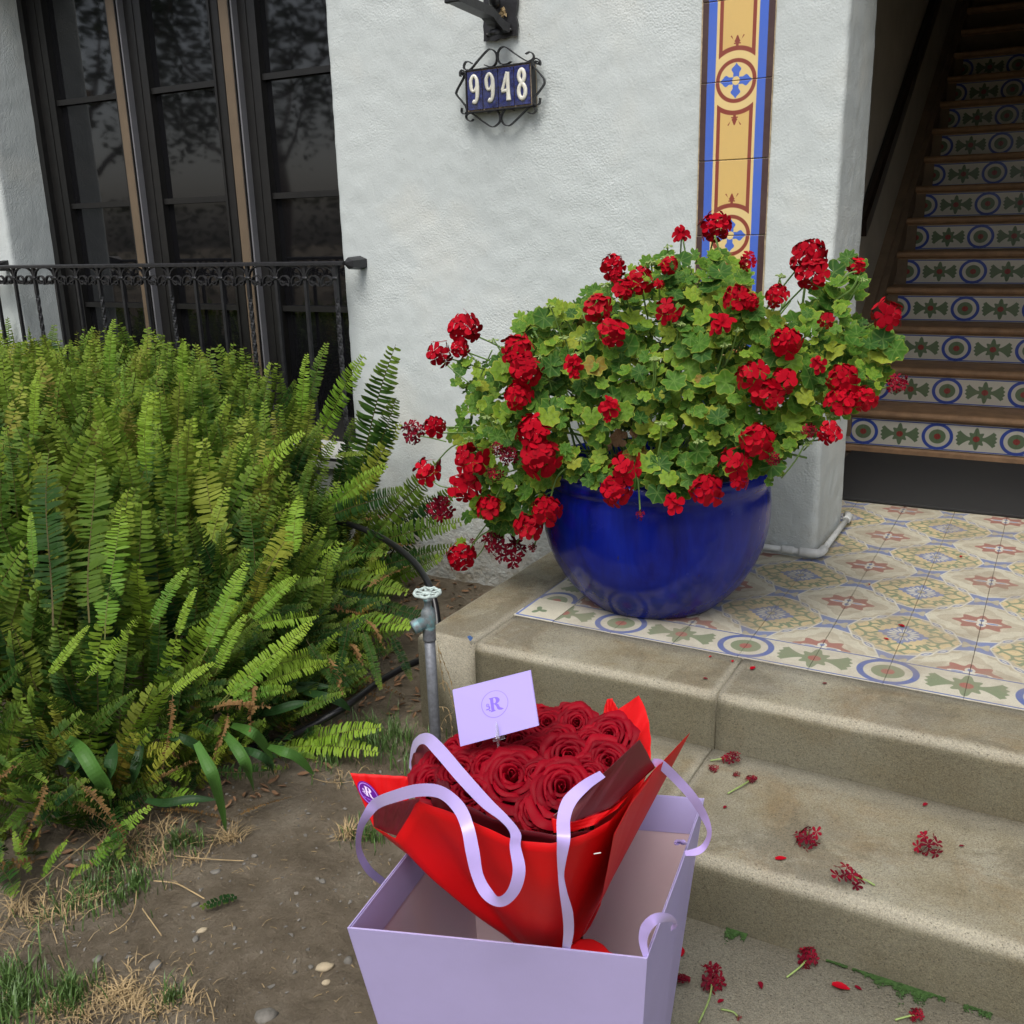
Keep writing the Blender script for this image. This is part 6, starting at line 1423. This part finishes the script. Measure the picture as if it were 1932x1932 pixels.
# ------------------------------------------------------------------ what the window panes mirror, plus one added sky-blocking hedge
def tree(x, y, h, cr, label, seed):
    r = random.Random(seed); t = empty('leafy_tree', label, 'tree', 'trees across the garden mirrored in the window', (x, y, -.36))
    MB().add(*sweep([(0, 0, 0), (.1, .05, h * .3), (.0, .1, h * .6), (.1, 0, h * .85)], circ(.16, 9), scale=[1.2, .9, .6, .2])).build('trunk', MAT['bark'], t, True)
    lb = MB()
    for k in range(7):
        a = r.uniform(0, 6.28); z_ = h * r.uniform(.35, .6); lb.add(*sweep([(0, 0, z_), (cr * .4 * math.cos(a), cr * .4 * math.sin(a), z_ + h * .12), (cr * .75 * math.cos(a), cr * .75 * math.sin(a), z_ + h * .28)], circ(.05, 6), scale=[1, .7, .3]))
    lb.build('limb', MAT['bark'], t, True)
    m = MB()
    for k in range(64):
        a, b = r.uniform(0, 6.28), r.uniform(-.9, 1.3); q_ = r.uniform(.5, 1) ** .6; c = Vector((cr * q_ * math.cos(a) * math.cos(b), cr * q_ * math.sin(a) * math.cos(b), h * .68 + h * .34 * q_ * math.sin(b)))
        for j in range(50):
            p = c + Vector((r.gauss(0, .35), r.gauss(0, .35), r.gauss(0, .28))); s = r.uniform(.05, .11); u_ = Vector((r.gauss(0, 1), r.gauss(0, 1), r.gauss(0, 1))).normalized(); v_ = u_.orthogonal().normalized()
            m.add([p - u_ * s, p + v_ * s * .5, p + u_ * s, p - v_ * s * .5], [(0, 1, 2, 3)])
    m.build('crown', MAT['treeleaf'], t)
tree(-19, -12, 8.5, 3.4, 'big leafy tree beyond the hedge line at the far corner', 7); tree(-7.5, -9.5, 7.5, 2.6, 'leafy tree midway along the mirrored row', 9); tree(-9.5, -6.5, 7.5, 2.8, 'tall leafy garden tree, leftmost of those mirrored in the window', 1); tree(-15, -9, 8, 3.2, 'broad leafy tree furthest from the house in the mirrored garden', 2); tree(-5.5, -10, 7, 2.6, 'leafy tree standing behind the photographer left of the path', 3); tree(-13.5, -3, 6, 2.2, 'smaller leafy tree next to the cream garden wing', 4)
wing = empty('garden_wing', 'cream stuccoed low building wing mirrored in the left window pane', 'building', loc=(-9.0, 1.0, -.36))
MB().box(-1.6, 0, -.55, 1.9, 0, 2.95, .01).build('wall', MAT['creamwall'], wing); MB().box(-1.75, .05, -.60, 2.0, 2.95, 3.05).build('roof', MAT['brownplaster'], wing)
wf = MB().box(0.002, .05, .1, .8, .5, 1.4).build('window', MAT['framewood'], wing); MB().box(.051, .055, .17, .73, .57, 1.33).build('pane', MAT['glass'], wf)
h2 = random.Random(8); hd = MB()  # added out-of-view hedge, screens low sky from the stair hall
for k in range(3500):
    x, y, z_ = h2.uniform(-3, 16), -8 + h2.gauss(0, .5), h2.uniform(-.3, 2.6); s = h2.uniform(.09, .2); u_ = Vector((h2.gauss(0, 1), h2.gauss(0, 1), h2.gauss(0, 1))).normalized(); v_ = u_.orthogonal().normalized(); p = Vector((x, y, z_))
    hd.add([p - u_ * s, p + v_ * s * .5, p + u_ * s, p - v_ * s * .5], [(0, 1, 2, 3)])
tag(hd.build('hedge', MAT['treeleaf']), 'unseen hedge added opposite the porch opening to shade the stairs', 'hedge', kind='stuff')
hd = MB(); h1 = random.Random(3)
for k in range(7000):
    x, y, z_ = h1.uniform(-26, 10), -13 + h1.gauss(0, .5), 0
    z_ = h1.uniform(-.3, 2.2 + 1.1 * noise.noise(Vector((x * .35, 1, 0)))); s = h1.uniform(.06, .14); u_ = Vector((h1.gauss(0, 1), h1.gauss(0, 1), h1.gauss(0, 1))).normalized(); v_ = u_.orthogonal().normalized(); p = Vector((x, y, z_))
    hd.add([p - u_ * s, p + v_ * s * .5, p + u_ * s, p - v_ * s * .5], [(0, 1, 2, 3)])
tag(hd.build('hedge', MAT['treeleaf']), 'long dark hedge closing off the garden behind the photographer', 'hedge', kind='stuff')
